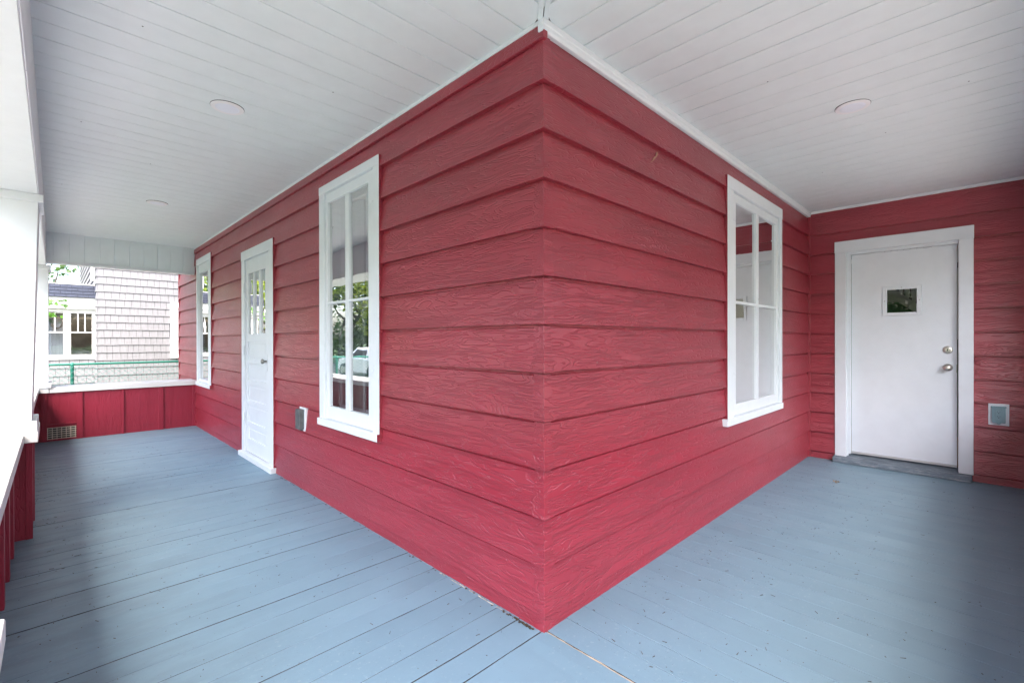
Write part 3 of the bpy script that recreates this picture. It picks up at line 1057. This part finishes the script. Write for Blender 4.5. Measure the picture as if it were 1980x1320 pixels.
# flake of bare wood where the paint has peeled, high on the short wall
fl = MB()
poly = [(.0, .0), (.022, .010), (.030, .030), (.050, .048), (.070, .058), (.078, .080), (.096, .088), (.088, .062), (.066, .044), (.054, .036), (.036, .018)]
fl.prism([(x, -.0, z) for x, z in poly][::-1], [(x, .004, z) for x, z in poly][::-1])
fl.build('paint_chip', simple('peeled_paint', (.50, .30, .22), .8), wr, (.858, -.0185, 2.192))

# nail heads left showing in siding, ceiling and beam
nm = MB().lathe([(.0032, 0), (.0030, .0012), (.001, .0016)], (0, 0, 0), (0, -1, 0), 8).mesh('nail_head', M_oldmetal)
for (x, k) in ((.62, 9), (1.02, 8), (1.55, 6), (.35, 5), (1.80, 4), (.75, 3)):
    inst('nail_head', nm, wr, (x, -out_at(.028, 0) - .0004, Z0 + PITCH * k + .028))
for (y, k) in ((.55, 8), (.95, 5), (1.15, 10), (2.75, 6), (3.05, 9), (.45, 2)):
    inst('nail_head', nm, wl, (-out_at(.028, 0) - .0004, y, Z0 + PITCH * k + .028), ROT)
nc = MB().lathe([(.0035, 0), (.0032, .0012), (.001, .0016)], (0, 0, 0), (0, 0, -1), 8).mesh('nail_head', M_galv)
for (x, y) in ((1.16, -.52), (2.35, -.86), (.72, -1.1), (2.9, -.4), (1.9, -1.25), (-1.35, 2.55), (-.95, 3.1), (-1.2, 1.2), (-.4, 1.15), (-1.42, 4.2)):
    inst('nail_head', nc, ceil, (x, y, CZ))

# ------------------------------------------------------------------ staircase seen through the pane of the plain door
st = thing('staircase', 'indoor stair with pale stringer and dark balusters seen through the small door pane', 'staircase', (6.55, -.1, 0))
M_green = simple('green_carpet', (.06, .16, .07), .95, var=.25, scale=(30, 30, 30), bmp=.004)
M_balu = simple('black_baluster', (.02, .02, .022), .5)
M_string = white_paint('stringer_paint', (.62, .62, .60))
def sy(y): return 1.905 + (y + .43) * .95           # stringer centre height at y (falls towards -y)
q = [(-1.3, sy(-1.3) - .03), (.2, sy(.2) - .03), (.2, sy(.2) + .03), (-1.3, sy(-1.3) + .03)]
MB().prism([(0, y + .1, z) for y, z in q], [(.04, y + .1, z) for y, z in q]).build('stringer', M_string, st)
q = [(-1.3, .0), (.2, .0), (.2, 1.75), (-.3, 1.745), (-.5, 1.725), (-1.3, sy(-1.3) - .05)]
MB().prism([(.05, y + .1, z) for y, z in q], [(.07, y + .1, z) for y, z in q]).build('carpet_panel', M_green, st)
for k in range(8):
    y = -.36 - .066 * k
    b = MB(); b.tube((.02, y + .1, sy(y) + .03), (.02, y + .1, sy(y) + .85), .0065, n=8)
    b.lathe([(.015, .02), (.016, .04), (.012, .06), (.007, .09)], (.02, y + .1, sy(y)), (0, 0, 1), 8)
    b.build('baluster', M_balu, st)
b = MB(); b.tube((.02, -1.2, sy(-1.3) + .86), (.02, .3, sy(.2) + .86), .025, n=10); b.build('handrail', M_balu, st)
MB().box(.08, .9, -1.2, .25, 0.0, .18).build('tread', M_intfloor, st)

# ------------------------------------------------------------------ neighbouring house
M_shing = simple('pale_shingle', (.235, .236, .252), .85, var=.12, scale=(60, 60, 3), bmp=.003)
M_felt = simple('shingle_underlay', (.09, .09, .105), .95)
M_wroof = simple('blue_grey_roof_shingle', (.035, .043, .068), .9, var=.25, scale=(40, 40, 40), bmp=.003)
M_nwhite = white_paint('neighbour_trim', (.80, .80, .80))
M_blind = simple('tan_blind', (.20, .16, .11), .8, scale=(2, 2, 60))
nb = thing('neighbour_house', 'pale lavender shingled house with low sunroom wing behind the green fence', 'house', (-.858, 11.0, 0))
NX = -.858
nw = MB()
EXP = .152
# solid body with a window hole (local coordinates: x from the wall corner, y into the house)
wx0, wx1, wzA, wzB = 1.245, 1.95, .93, 1.99
nw.box(0, wx0, .02, .2, GZ, 5.6); nw.box(wx1, 9, .02, .2, GZ, 5.6)
nw.box(wx0, wx1, .02, .2, GZ, wzA); nw.box(wx0, wx1, .02, .2, wzB, 5.6)
nw.box(0, .2, .2, 8, GZ, 5.6); nw.box(8.8, 9, .2, 8, GZ, 5.6); nw.box(0, 9, 8, 8.2, GZ, 5.6)
nwall = nw.build('wall', M_felt, nb)
def shingle_mesh(w, s):
    b = MB(); j = [random.Random(s).uniform(-.003, .003) for _ in range(2)]
    b.prism([(.0021, -.020, 0 + j[0]), (w - .0021, -.020, 0 + j[1]), (w - .0035, .0, j[1]), (.0035, .0, j[0])],
            [(.0035, -.004, EXP + .02), (w - .0035, -.004, EXP + .02), (w - .0035, .0, EXP + .02), (.0035, .0, EXP + .02)])
    return b
SH = {}
WID = (.085, .10, .115, .13, .145)
for w in WID: SH[w] = shingle_mesh(w, int(w * 1000)).mesh('shingle', M_shing)
rest = MB()
rows = int((5.55 - GZ) / EXP)
cnt = 0
for r_ in range(rows):
    z = GZ + .02 + r_ * EXP
    x = -.004 + rnd.uniform(-.03, 0) * 0
    single = .30 < z < 2.70
    while x < 8.95:
        w = rnd.choice(WID)
        zone = z + EXP > wzA - .03 and z < wzB + .02
        inwin = zone and x + w > wx0 - .06 and x < wx1 + .06
        odd = False
        if inwin and x < wx0 - .10:
            w = wx0 - .062 - x; inwin = False; odd = True
        if not inwin:
            if single and x < 1.45 and cnt < 215 and not odd:
                inst('shingle', SH[w], nwall, (x, .02, z)); cnt += 1
            else:
                t = shingle_mesh(w, 1)
                o_ = len(rest.v)
                rest.v += [(a + x, b + .02, c + z) for a, b, c in t.v]
                rest.f += [tuple(i + o_ for i in q) for q in t.f]
        x += w
stuff(rest.build('shingle_courses', M_shing, nwall))
# corner returns: shingles wrapping the left corner, seen edge on
ret = MB()
for r_ in range(rows):
    z = GZ + .02 + r_ * EXP
    ret.prism([(-.022, -.0, z), (.0, -.0, z), (.0, 8., z), (-.022, 8., z)], [(-.004, -.0, z + EXP), (.0, -.0, z + EXP), (.0, 8., z + EXP), (-.004, 8., z + EXP)])
ret.build('corner_return', M_shing, nwall)
# window in the main wall, half hidden by the red house
nwin = ring(MB(), wx0 - .07, wx1 + .07, wzA - .075, wzB + .06, .125, .125, .10, .12, -.03, .02).build('window', M_nwhite, nb, bevel=.003)
s = ring(MB(), wx0 + .056, wx1 - .056, wzA + .026, wzB - .061, .03, .03, .04, .03, -.01, .02)
s.box(wx0 + .086, wx1 - .086, -.011, .02, 1.50, 1.54)
s.box(wx0 + .086, wx1 - .086, -.0105, .02, 1.71, 1.73)
s.build('sash', M_nwhite, nwin)
MB().box(wx0 + .08, wx1 - .08, .004, .008, wzA + .05, wzB - .08).build('pane', M_glass, nwin)
# gutter downpipe beside the corner
b = MB(); b.tube((-.06, .10, 2.42), (-.06, .10, 5.4), .035, n=10)
b.build('downpipe', M_nwhite, nb)
MB().prism([(-.5, -.6, 5.6), (9.5, -.6, 5.6), (9.5, 8.7, 5.6), (-.5, 8.7, 5.6)], [(3, 3.5, 7.8), (6, 3.5, 7.8), (6, 4.5, 7.8), (3, 4.5, 7.8)]).build('roof', M_wroof, nb)

# sunroom wing (local x negative), its wall .4 m behind the main wall
WY = .40
WL = -1.3
wz0, wz1 = .925, 1.80
wins = [(-.397, -.040), (-.86, -.46)]      # glass zones incl. sash
ww = MB()
ww.box(WL, 0, WY, WY + .15, GZ, .86)
ww.box(WL, 0, WY, WY + .15, 1.86, 2.36)
ww.box(WL, WL + .15, WY + .151, WY + 3.2, GZ, 2.36)
ww.box(WL, 0, WY + 3.2, WY + 3.35, GZ, 2.36)
ww.box(WL, 0, WY + .15, WY + 3.2, GZ, GZ + .3)
wwall = ww.build('sunroom_wall', M_felt, nb)
for r_ in range(9):
    z = GZ + .02 + r_ * EXP
    x = WL
    mb_ = MB()
    while x < -.002:
        w = min(rnd.choice(WID), -.002 - x)
        if w < .02: break
        if x > -1.0 and z > .1:
            inst('shingle', shingle_mesh(w, r_).mesh('shingle', M_shing) if w not in SH else SH[w], wwall, (x, WY, z))
        else:
            t = shingle_mesh(w, 2); o_ = len(mb_.v)
            mb_.v += [(a + x, b + WY, c + z) for a, b, c in t.v]; mb_.f += [tuple(i + o_ for i in q) for q in t.f]
        x += w
    if mb_.v: stuff(mb_.build('shingle_courses', M_shing, wwall))
# window band: posts, head and sill
band = MB()
band.box(WL, -.002, WY - .03, WY + .12, .86, .925)
band.box(WL, -.002, WY - .02, WY + .12, 1.80, 1.86)
edges = sorted(wins)
prev = WL
for (a, b_) in edges:
    band.box(prev, a, WY - .025, WY + .12, .925, 1.80); prev = b_
band.box(prev, -.002, WY - .025, WY + .12, .925, 1.80)
band.build('window_band', M_nwhite, nb, bevel=.003)
M_glass_n = glass('sunroom_glass', 2.6)
for (a, b_) in edges:
    wn = ring(MB(), a + .001, b_ - .001, wz0 + .001, wz1 - .001, .022, .022, .028, .022, WY, WY + .04).build('window', M_nwhite, nb)
    zc = 1.40
    MB().box(a + .023, b_ - .023, WY - .002, WY + .04, zc - .014, zc + .010).build('meeting_rail', M_nwhite, wn)
    for k in (1, 2):
        xm = a + .023 + (b_ - a - .046) * k / 3
        MB().box(xm - .009, xm + .009, WY + .002, WY + .03, zc + .010, wz1 - .023).build('muntin', M_nwhite, wn)
    MB().box(a + .022, b_ - .022, WY + .012, WY + .015, wz0 + .028, zc - .014).build('pane', M_glass_n, wn)
    MB().box(a + .022, b_ - .022, WY + .012, WY + .015, zc + .010, wz1 - .022).build('pane', M_glass_n, wn)
    MB().box(a + .02, b_ - .02, WY + .07, WY + .08, wz1 - .13, wz1 - .002).build('roller_blind', M_blind, wn)
# fascia and mansard edge with shingles
MB().box(WL - .1, -.001, WY - .12, WY + .1, 1.935, 2.085).build('fascia', M_nwhite, nb, bevel=.004)
MB().box(WL - .1, -.001, WY - .10, WY - .001, 1.861, 1.934).build('soffit', M_nwhite, nb)
rb = MB()
rb.prism([(WL - .1, WY - .14, 2.087), (-.001, WY - .14, 2.087), (-.001, WY + 3.4, 2.087), (WL - .1, WY + 3.4, 2.087)],
         [(WL - .1, WY - .03, 2.34), (-.001, WY - .03, 2.34), (-.001, WY + 3.4, 2.36), (WL - .1, WY + 3.4, 2.36)])
rb = rb.build('sunroom_roof', simple('roof_felt', (.012, .012, .016), .95), nb)
for r_ in range(4):
    z = 2.088 + r_ * .064; y_ = WY - .14 + (z - 2.087) * .435
    x = WL - .1 + (.08 if r_ % 2 else 0)
    while x < -.03:
        w = min(.16, -.004 - x)
        b = MB(); b.prism([(.003, -.020, 0), (w - .003, -.020, 0), (w - .003, .004, 0), (.003, .004, 0)],
                          [(.001, .022, .068), (w - .001, .022, .068), (w - .001, .034, .068), (.001, .034, .068)])
        b.build('roof_shingle', M_wroof, rb, (x, y_, z))
        x += .16
MB().box(WL - .1, -.001, WY - .045, WY + .02, 2.345, 2.362).build('roof_edge', M_nwhite, nb)
M_skyrefl = simple('reflected_sky_grey', (.20, .22, .26), .9, var=.2, scale=(30, 2, 2))
MB().box(-1.0, -.47, WY + .16, WY + .17, .95, 1.78).build('reflection_panel', M_skyrefl, nb)  # grey-blue panel stands in for sky reflected in the left pane
# what stands in the sunroom
M_cloth = simple('grey_cloth', (.22, .22, .25), .9, var=.4, scale=(8, 8, 8), bmp=.02)
M_tanb = simple('taupe_cushion', (.16, .145, .14), .9, var=.3)
ch = thing('draped_armchair', 'grey draped armchair behind the right sunroom window', 'chair', (NX - .26, 11.0 + WY + .75, .55))
b = MB(); b.lathe([(.30, -.1), (.32, .12), (.27, .2), (.1, .24)], (0, 0, .25), (0, 0, 1), 14); b.build('seat', M_cloth, ch, smooth=True)
b = MB(); b.lathe([(.26, .0), (.28, .3), (.22, .52), (.1, .6), (.02, .62)], (0.02, .25, .45), (-.1, .1, 1), 14); b.build('backrest', M_tanb, ch, smooth=True)
for s_ in (-1, 1):
    b = MB(); b.tube((s_ * .28, -.25, .52), (s_ * .28, .25, .60), .07, n=12); b.build('armrest', M_cloth, ch, smooth=True)
    b = MB(); b.tube((s_ * .22, -.2, .17), (s_ * .22, -.2, -.8), .03, n=8); b.build('leg', M_dark, ch)
wr_ = thing('hanging_wreath', 'dark oval ring hanging in the left sunroom window', 'wreath', (-1.428, 11.0 + WY + .055, 1.60))
b = MB()
for k in range(28):
    a0, a1 = 2 * pi * k / 28, 2 * pi * (k + 1) / 28
    th = .012 + .010 * abs(sin(a0 * 1.0 + .4))
    b.tube((.085 * sin(a0), 0, .125 * cos(a0)), (.085 * sin(a1), 0, .125 * cos(a1)), th, .012 + .010 * abs(sin(a1 + .4)), 8)
b.build('ring', M_dark, wr_, smooth=True)
b = MB(); b.tube((0, 0, .125), (0, 0, .2), .002, n=5); b.build('cord', M_dark, wr_)

# ------------------------------------------------------------------ chain link fence
M_fgreen = simple('green_vinyl', (.012, .16, .115), .4, var=.1)
M_wire = simple('chain_wire', (.10, .24, .22), .5, metal=.0, var=.1)
FY = 9.4
FT = .835
fc = thing('chain_link_fence', 'green chain link fence in front of the pale shingled house', 'fence', (-1.255, FY, GZ))
b = MB(); b.tube((-7, 0, FT - GZ), (7, 0, FT - GZ), .018, n=10); b.build('rail', M_fgreen, fc, smooth=True)
pb = MB().lathe([(.025, 0), (.025, FT - GZ - .02), (.028, FT - GZ), (.012, FT - GZ + .03)], (0, 0, 0), (0, 0, 1), 12).mesh('post', M_fgreen, True)
for xx in (-6, -4, -2, 0, 2, 4, 6): inst('post', pb, fc, (xx, .0, 0))
b = MB(); Hh = FT - GZ - .05; d = .085
x = -7.0
while x < 7.0:
    b.tube((x, -.028, .03), (x + Hh, -.028, .03 + Hh), .0030, n=3)
    b.tube((x + Hh, -.032, .03), (x, -.032, .03 + Hh), .0030, n=3)
    x += d
stuff(b.build('wire_mesh', M_wire, fc))

# ------------------------------------------------------------------ trees
def leaf_mat(name, a, b_):
    m, nt, bs = new_mat(name)
    ge = N(nt, 'ShaderNodeNewGeometry')
    n = noise(nt, ge.outputs['Position'], 2.0, 4)
    c = ramp(nt, n, [(.3, a), (.7, b_)])
    nt.links.new(c, bs.inputs['Base Color'])
    bs.inputs['Roughness'].default_value = .5
    tr = N(nt, 'ShaderNodeBsdfTranslucent')
    nt.links.new(c, tr.inputs[0])
    mx = N(nt, 'ShaderNodeMixShader'); mx.inputs[0].default_value = .4
    out = nt.nodes['Material Output']
    nt.links.new(bs.outputs[0], mx.inputs[1]); nt.links.new(tr.outputs[0], mx.inputs[2]); nt.links.new(mx.outputs[0], out.inputs[0])
    return m
M_leafy = leaf_mat('yellow_green_leaf', (.20, .29, .03), (.34, .40, .05))
M_leafg = leaf_mat('green_leaf', (.035, .09, .02), (.085, .16, .03))
M_bark = simple('bark', (.07, .055, .045), .95, var=.4, scale=(6, 6, 2), bmp=.03)

def tree(label, x, y, h, rad, mat, n=3500, leaf=.28, seed=1, trunk_r=.22, group='trees around the yard', crown0=.3):
    r = random.Random(seed)
    t = thing('tree', label, 'tree', (x, y, GZ), group)
    b = MB()
    pts = [Vector((0, 0, 0))]
    for k in range(5):
        pts.append(pts[-1] + Vector((r.uniform(-.25, .25), r.uniform(-.25, .25), h * .14)))
    for i, (p, q) in enumerate(zip(pts, pts[1:])):
        b.tube(p, q, trunk_r * (1 - i * .15), trunk_r * (1 - (i + 1) * .15), 10)
    clumps = []
    for k in range(16):
        a = r.uniform(0, 2 * pi); zz = r.uniform(crown0, 1.0) * h
        rr = rad * (1 - abs((zz / h - .62) / .5) ** 2 * .7) * r.uniform(.35, .95)
        c = Vector((cos(a) * rr, sin(a) * rr, zz))
        clumps.append((c, r.uniform(.28, .5) * rad))
        s0 = pts[min(5, 2 + k % 4)]
        m_ = (s0 + c) / 2 + Vector((0, 0, -.1 * h * r.random()))
        b.tube(s0, m_, trunk_r * .4, trunk_r * .25, 6); b.tube(m_, c, trunk_r * .25, .02, 6)
    b.build('trunk', M_bark, t, smooth=True)
    v = []; f = []
    for i in range(n):
        c, cr = clumps[r.randrange(len(clumps))]
        d = Vector((r.gauss(0, 1), r.gauss(0, 1), r.gauss(0, .75))).normalized() * cr * (r.random() ** .45)
        p = c + d
        u = Vector((r.gauss(0, 1), r.gauss(0, 1), r.gauss(0, .5))).normalized(); w_ = u.orthogonal().normalized()
        w_ = (w_ * cos(1.3 * r.random()) + u.cross(w_) * sin(3 * r.random())).normalized()
        L = leaf * r.uniform(.6, 1.3)
        k = len(v)
        v += [tuple(p - u * L * .5), tuple(p + w_ * L * .28), tuple(p + u * L * .5), tuple(p - w_ * L * .28)]
        f.append((k, k + 1, k + 2, k + 3))
    m_ = MB(); m_.v = v; m_.f = f
    m_.build('crown', mat, t)
    return t
tree('yellow green spreading tree across the road mirrored in the corner window', -16.5, 27, 11, 6.5, M_leafy, 17000, .36, 1, .35, crown0=.14)
tree('dark green tree farther along the road mirrored in the corner window', -17, 37, 10, 6.0, M_leafg, 12000, .38, 2, .3, crown0=.12)
tree('yellow green tree far along the road mirrored in the old door panes', -15.5, 52, 9.5, 6.0, M_leafy, 9000, .42, 3, .3, crown0=.12)
tree('bushy dark green tree straight across the road from the corner', -18, 14, 8.5, 4.5, M_leafg, 4000, .32, 4, .28)
tree('tall leafy tree across the road left of the steps', -17.5, 2, 10, 5.0, M_leafg, 3500, .36, 5, .3)
tree('loose pale green tree far behind the sunroom roof', -4.2, 27, 6.6, 2.6, M_leafy, 800, .26, 6, .16, 'trees behind the neighbouring house', .45)
tree('small bright green tree peeking over the sunroom roof beside the downpipe', -2.05, 22.4, 5.1, 1.2, M_leafg, 900, .22, 7, .1, 'trees behind the neighbouring house', .5)
tree('yellowish round tree low behind the sunroom roof', -3.6, 24, 4.5, 1.6, M_leafy, 900, .22, 8, .14, 'trees behind the neighbouring house', .45)
tree('tall leafy tree in front of the short porch', 4, -13, 9, 4.5, M_leafg, 3000, .36, 9, .3)
tree('broad green tree by the front lawn corner', -8, -14, 9, 4.5, M_leafy, 3000, .36, 10, .3)

# maple branch reaching in front of the sunroom
mp = thing('maple_branch', 'feathery bright green maple twig reaching in from the left before the sunroom', 'plant', (-1.72, 9.75, GZ))
b = MB(); b.tube((-.5, 0, 0), (-.45, 0, 1.6), .04, .03, 8); b.tube((-.45, 0, 1.6), (.0, 0, 2.30), .03, .015, 8)
for (a, c) in (((0, 0, 2.30), (.30, 0, 2.44)), ((0, 0, 2.30), (.42, .02, 2.50)), ((-.1, 0, 2.2), (.25, -.02, 2.26)), ((-.05, 0, 2.25), (.36, .03, 2.28))):
    b.tube(a, c, .008, .003, 5)
b.build('stem', M_bark, mp)
M_maple = leaf_mat('maple_leaf', (.10, .30, .02), (.16, .40, .03))
b = MB(); r = random.Random(5)
for i in range(64):
    if i < 26: c = Vector((r.uniform(-.15, .34), r.uniform(-.06, .06), 2.22 + r.gauss(0, .022)))
    elif i < 52: c = Vector((r.uniform(-.15, .42), r.uniform(-.06, .06), 2.40 + r.gauss(0, .022)))
    else: c = Vector((r.uniform(.15, .46), r.uniform(-.03, .03), 2.47 + r.gauss(0, .015)))
    ax = Vector((r.gauss(0, .3), r.gauss(0, 1), r.gauss(0, .6))).normalized(); u = ax.orthogonal().normalized(); w_ = ax.cross(u)
    a0 = r.uniform(0, 6.28)
    for k in range(5):
        a = a0 + (k - 2) * .62; L = .055 * (1 - abs(k - 2) * .18)
        d = u * cos(a) + w_ * sin(a); e_ = u * -sin(a) + w_ * cos(a)
        q = len(b.v)
        b.v += [tuple(c), tuple(c + d * L * .55 + e_ * L * .15), tuple(c + d * L), tuple(c + d * L * .55 - e_ * L * .15)]
        b.f.append((q, q + 1, q + 2, q + 3))
b.build('leaves', M_maple, mp)

# ------------------------------------------------------------------ what the windows mirror: car, house and rail fence across the road
def car(label, x, y, rz, paint):
    t = thing('parked_car', label, 'car', (x, y, GZ), None, rz)
    prof = [(-2.2, .32), (-2.22, .62), (-2.1, .86), (-1.55, .94), (-1.0, 1.36), (-.4, 1.46), (.5, 1.44), (1.15, .98), (1.95, .86), (2.2, .70), (2.22, .36), (1.8, .26), (-1.8, .26)]
    b = MB()
    rings = []
    for (yy, s) in ((-.86, .0), (-.82, .06), (.82, .06), (.86, .0)):
        pass
    def at(p, side):
        w = .86 if p[1] < .95 else .86 - (p[1] - .95) * .42
        return (p[0], side * w, p[1])
    b.prism([at(p, -1) for p in prof][::-1], [at(p, 1) for p in prof][::-1])
    body = b.build('body', paint, t, bevel=.05)
    g = MB()
    for s in (-1, 1):
        w = [(-.95, .98), (-.72, 1.32), (.38, 1.36), (.92, .98)]
        for (lo_, hi_) in ((0, 1),):
            pts = [(p[0], s * (.86 - (p[1] - .95) * .42 + .004), p[1]) for p in w]
            pt2 = [(p[0], s * (.86 - (p[1] - .95) * .42 - .02), p[1]) for p in w]
            g.prism(pts, pt2)
    g.build('side_window', M_dark, t)
    b = MB(); b.prism([(1.12, -.66, 1.03), (1.12, .66, 1.03), (.57, .60, 1.42), (.57, -.60, 1.42)], [(1.14, -.66, 1.045), (1.14, .66, 1.045), (.59, .60, 1.435), (.59, -.60, 1.435)])
    b.build('windscreen', M_dark, t)
    for (wx, wy) in ((-1.35, -.8), (-1.35, .8), (1.4, -.8), (1.4, .8)):
        sgn = 1 if wy > 0 else -1
        w = MB(); w.lathe([(.20, -.09), (.31, -.10), (.33, -.06), (.33, .06), (.31, .10), (.20, .09)], (wx, wy, .33), (0, 1, 0), 24)
        o = w.build('wheel', simple('tyre', (.02, .02, .022), .8), t)
        MB().lathe([(.19, 0), (.17, .012), (.05, .015)], (wx, wy + sgn * .09, .33), (0, sgn, 0), 16).build('rim', M_oldmetal, o)
    for s in (-.6, .6):
        MB().box(2.13, 2.235, s - .17, s + .17, .64, .74).build('headlight', M_lens, t, bevel=.02)
M_carw = simple('white_car_paint', (.75, .75, .76), .2, var=.01)
car('white car parked along the road, mirrored in the corner window', -9.6, 19.5, pi / 2, M_carw)

fh = thing('pale_house', 'pale house with dark windows across the road behind the trees', 'house', (-27, 20, GZ))
MB().box(-6, 0, -6, 8, 0, 5).build('wall', M_conc, fh)
MB().prism([(-6.5, -6.5, 5.0), (.5, -6.5, 5.0), (.5, 8.5, 5.0), (-6.5, 8.5, 5.0)], [(-3.2, -4, 7.6), (-2.8, -4, 7.6), (-2.8, 6, 7.6), (-3.2, 6, 7.6)]).build('roof', M_roof, fh)
for yy in (-4, -1, 2.5, 6):
    for zz in (.9, 3.2):
        o = ring(MB(), 0, 0, 0, 0, 0, 0, 0, 0, 0, 0)
        w = MB(); w.box(-.01, .06, yy - .6, yy + .6, zz, zz + .12); w.box(-.01, .06, yy - .6, yy + .6, zz + 1.4, zz + 1.52)
        w.box(-.01, .06, yy - .6, yy - .48, zz + .12, zz + 1.4); w.box(-.01, .06, yy + .48, yy + .6, zz + .12, zz + 1.4)
        o = w.build('window', M_nwhite, fh)
        MB().box(.0, .03, yy - .48, yy + .48, zz + .12, zz + 1.4).build('pane', M_dark, o)
rf_ = thing('rail_fence', 'dark rail fence along the far side of the road', 'fence', (-15.2, 22, GZ))
b = MB(); b.box(-.03, .03, -14, 14, .95, 1.03); b.box(-.02, .02, -14, 14, .25, .31); b.build('rail', M_dark, rf_)
pm = MB().box(-.05, .05, -.05, .05, 0, 1.15).mesh('post', M_dark)
for k in range(15): inst('post', pm, rf_, (0, -14 + 2 * k, 0))
b = MB()
y = -13.9
while y < 14:
    b.box(-.012, .012, y, y + .024, .31, .95); y += .16
stuff(b.build('pickets', M_dark, rf_))
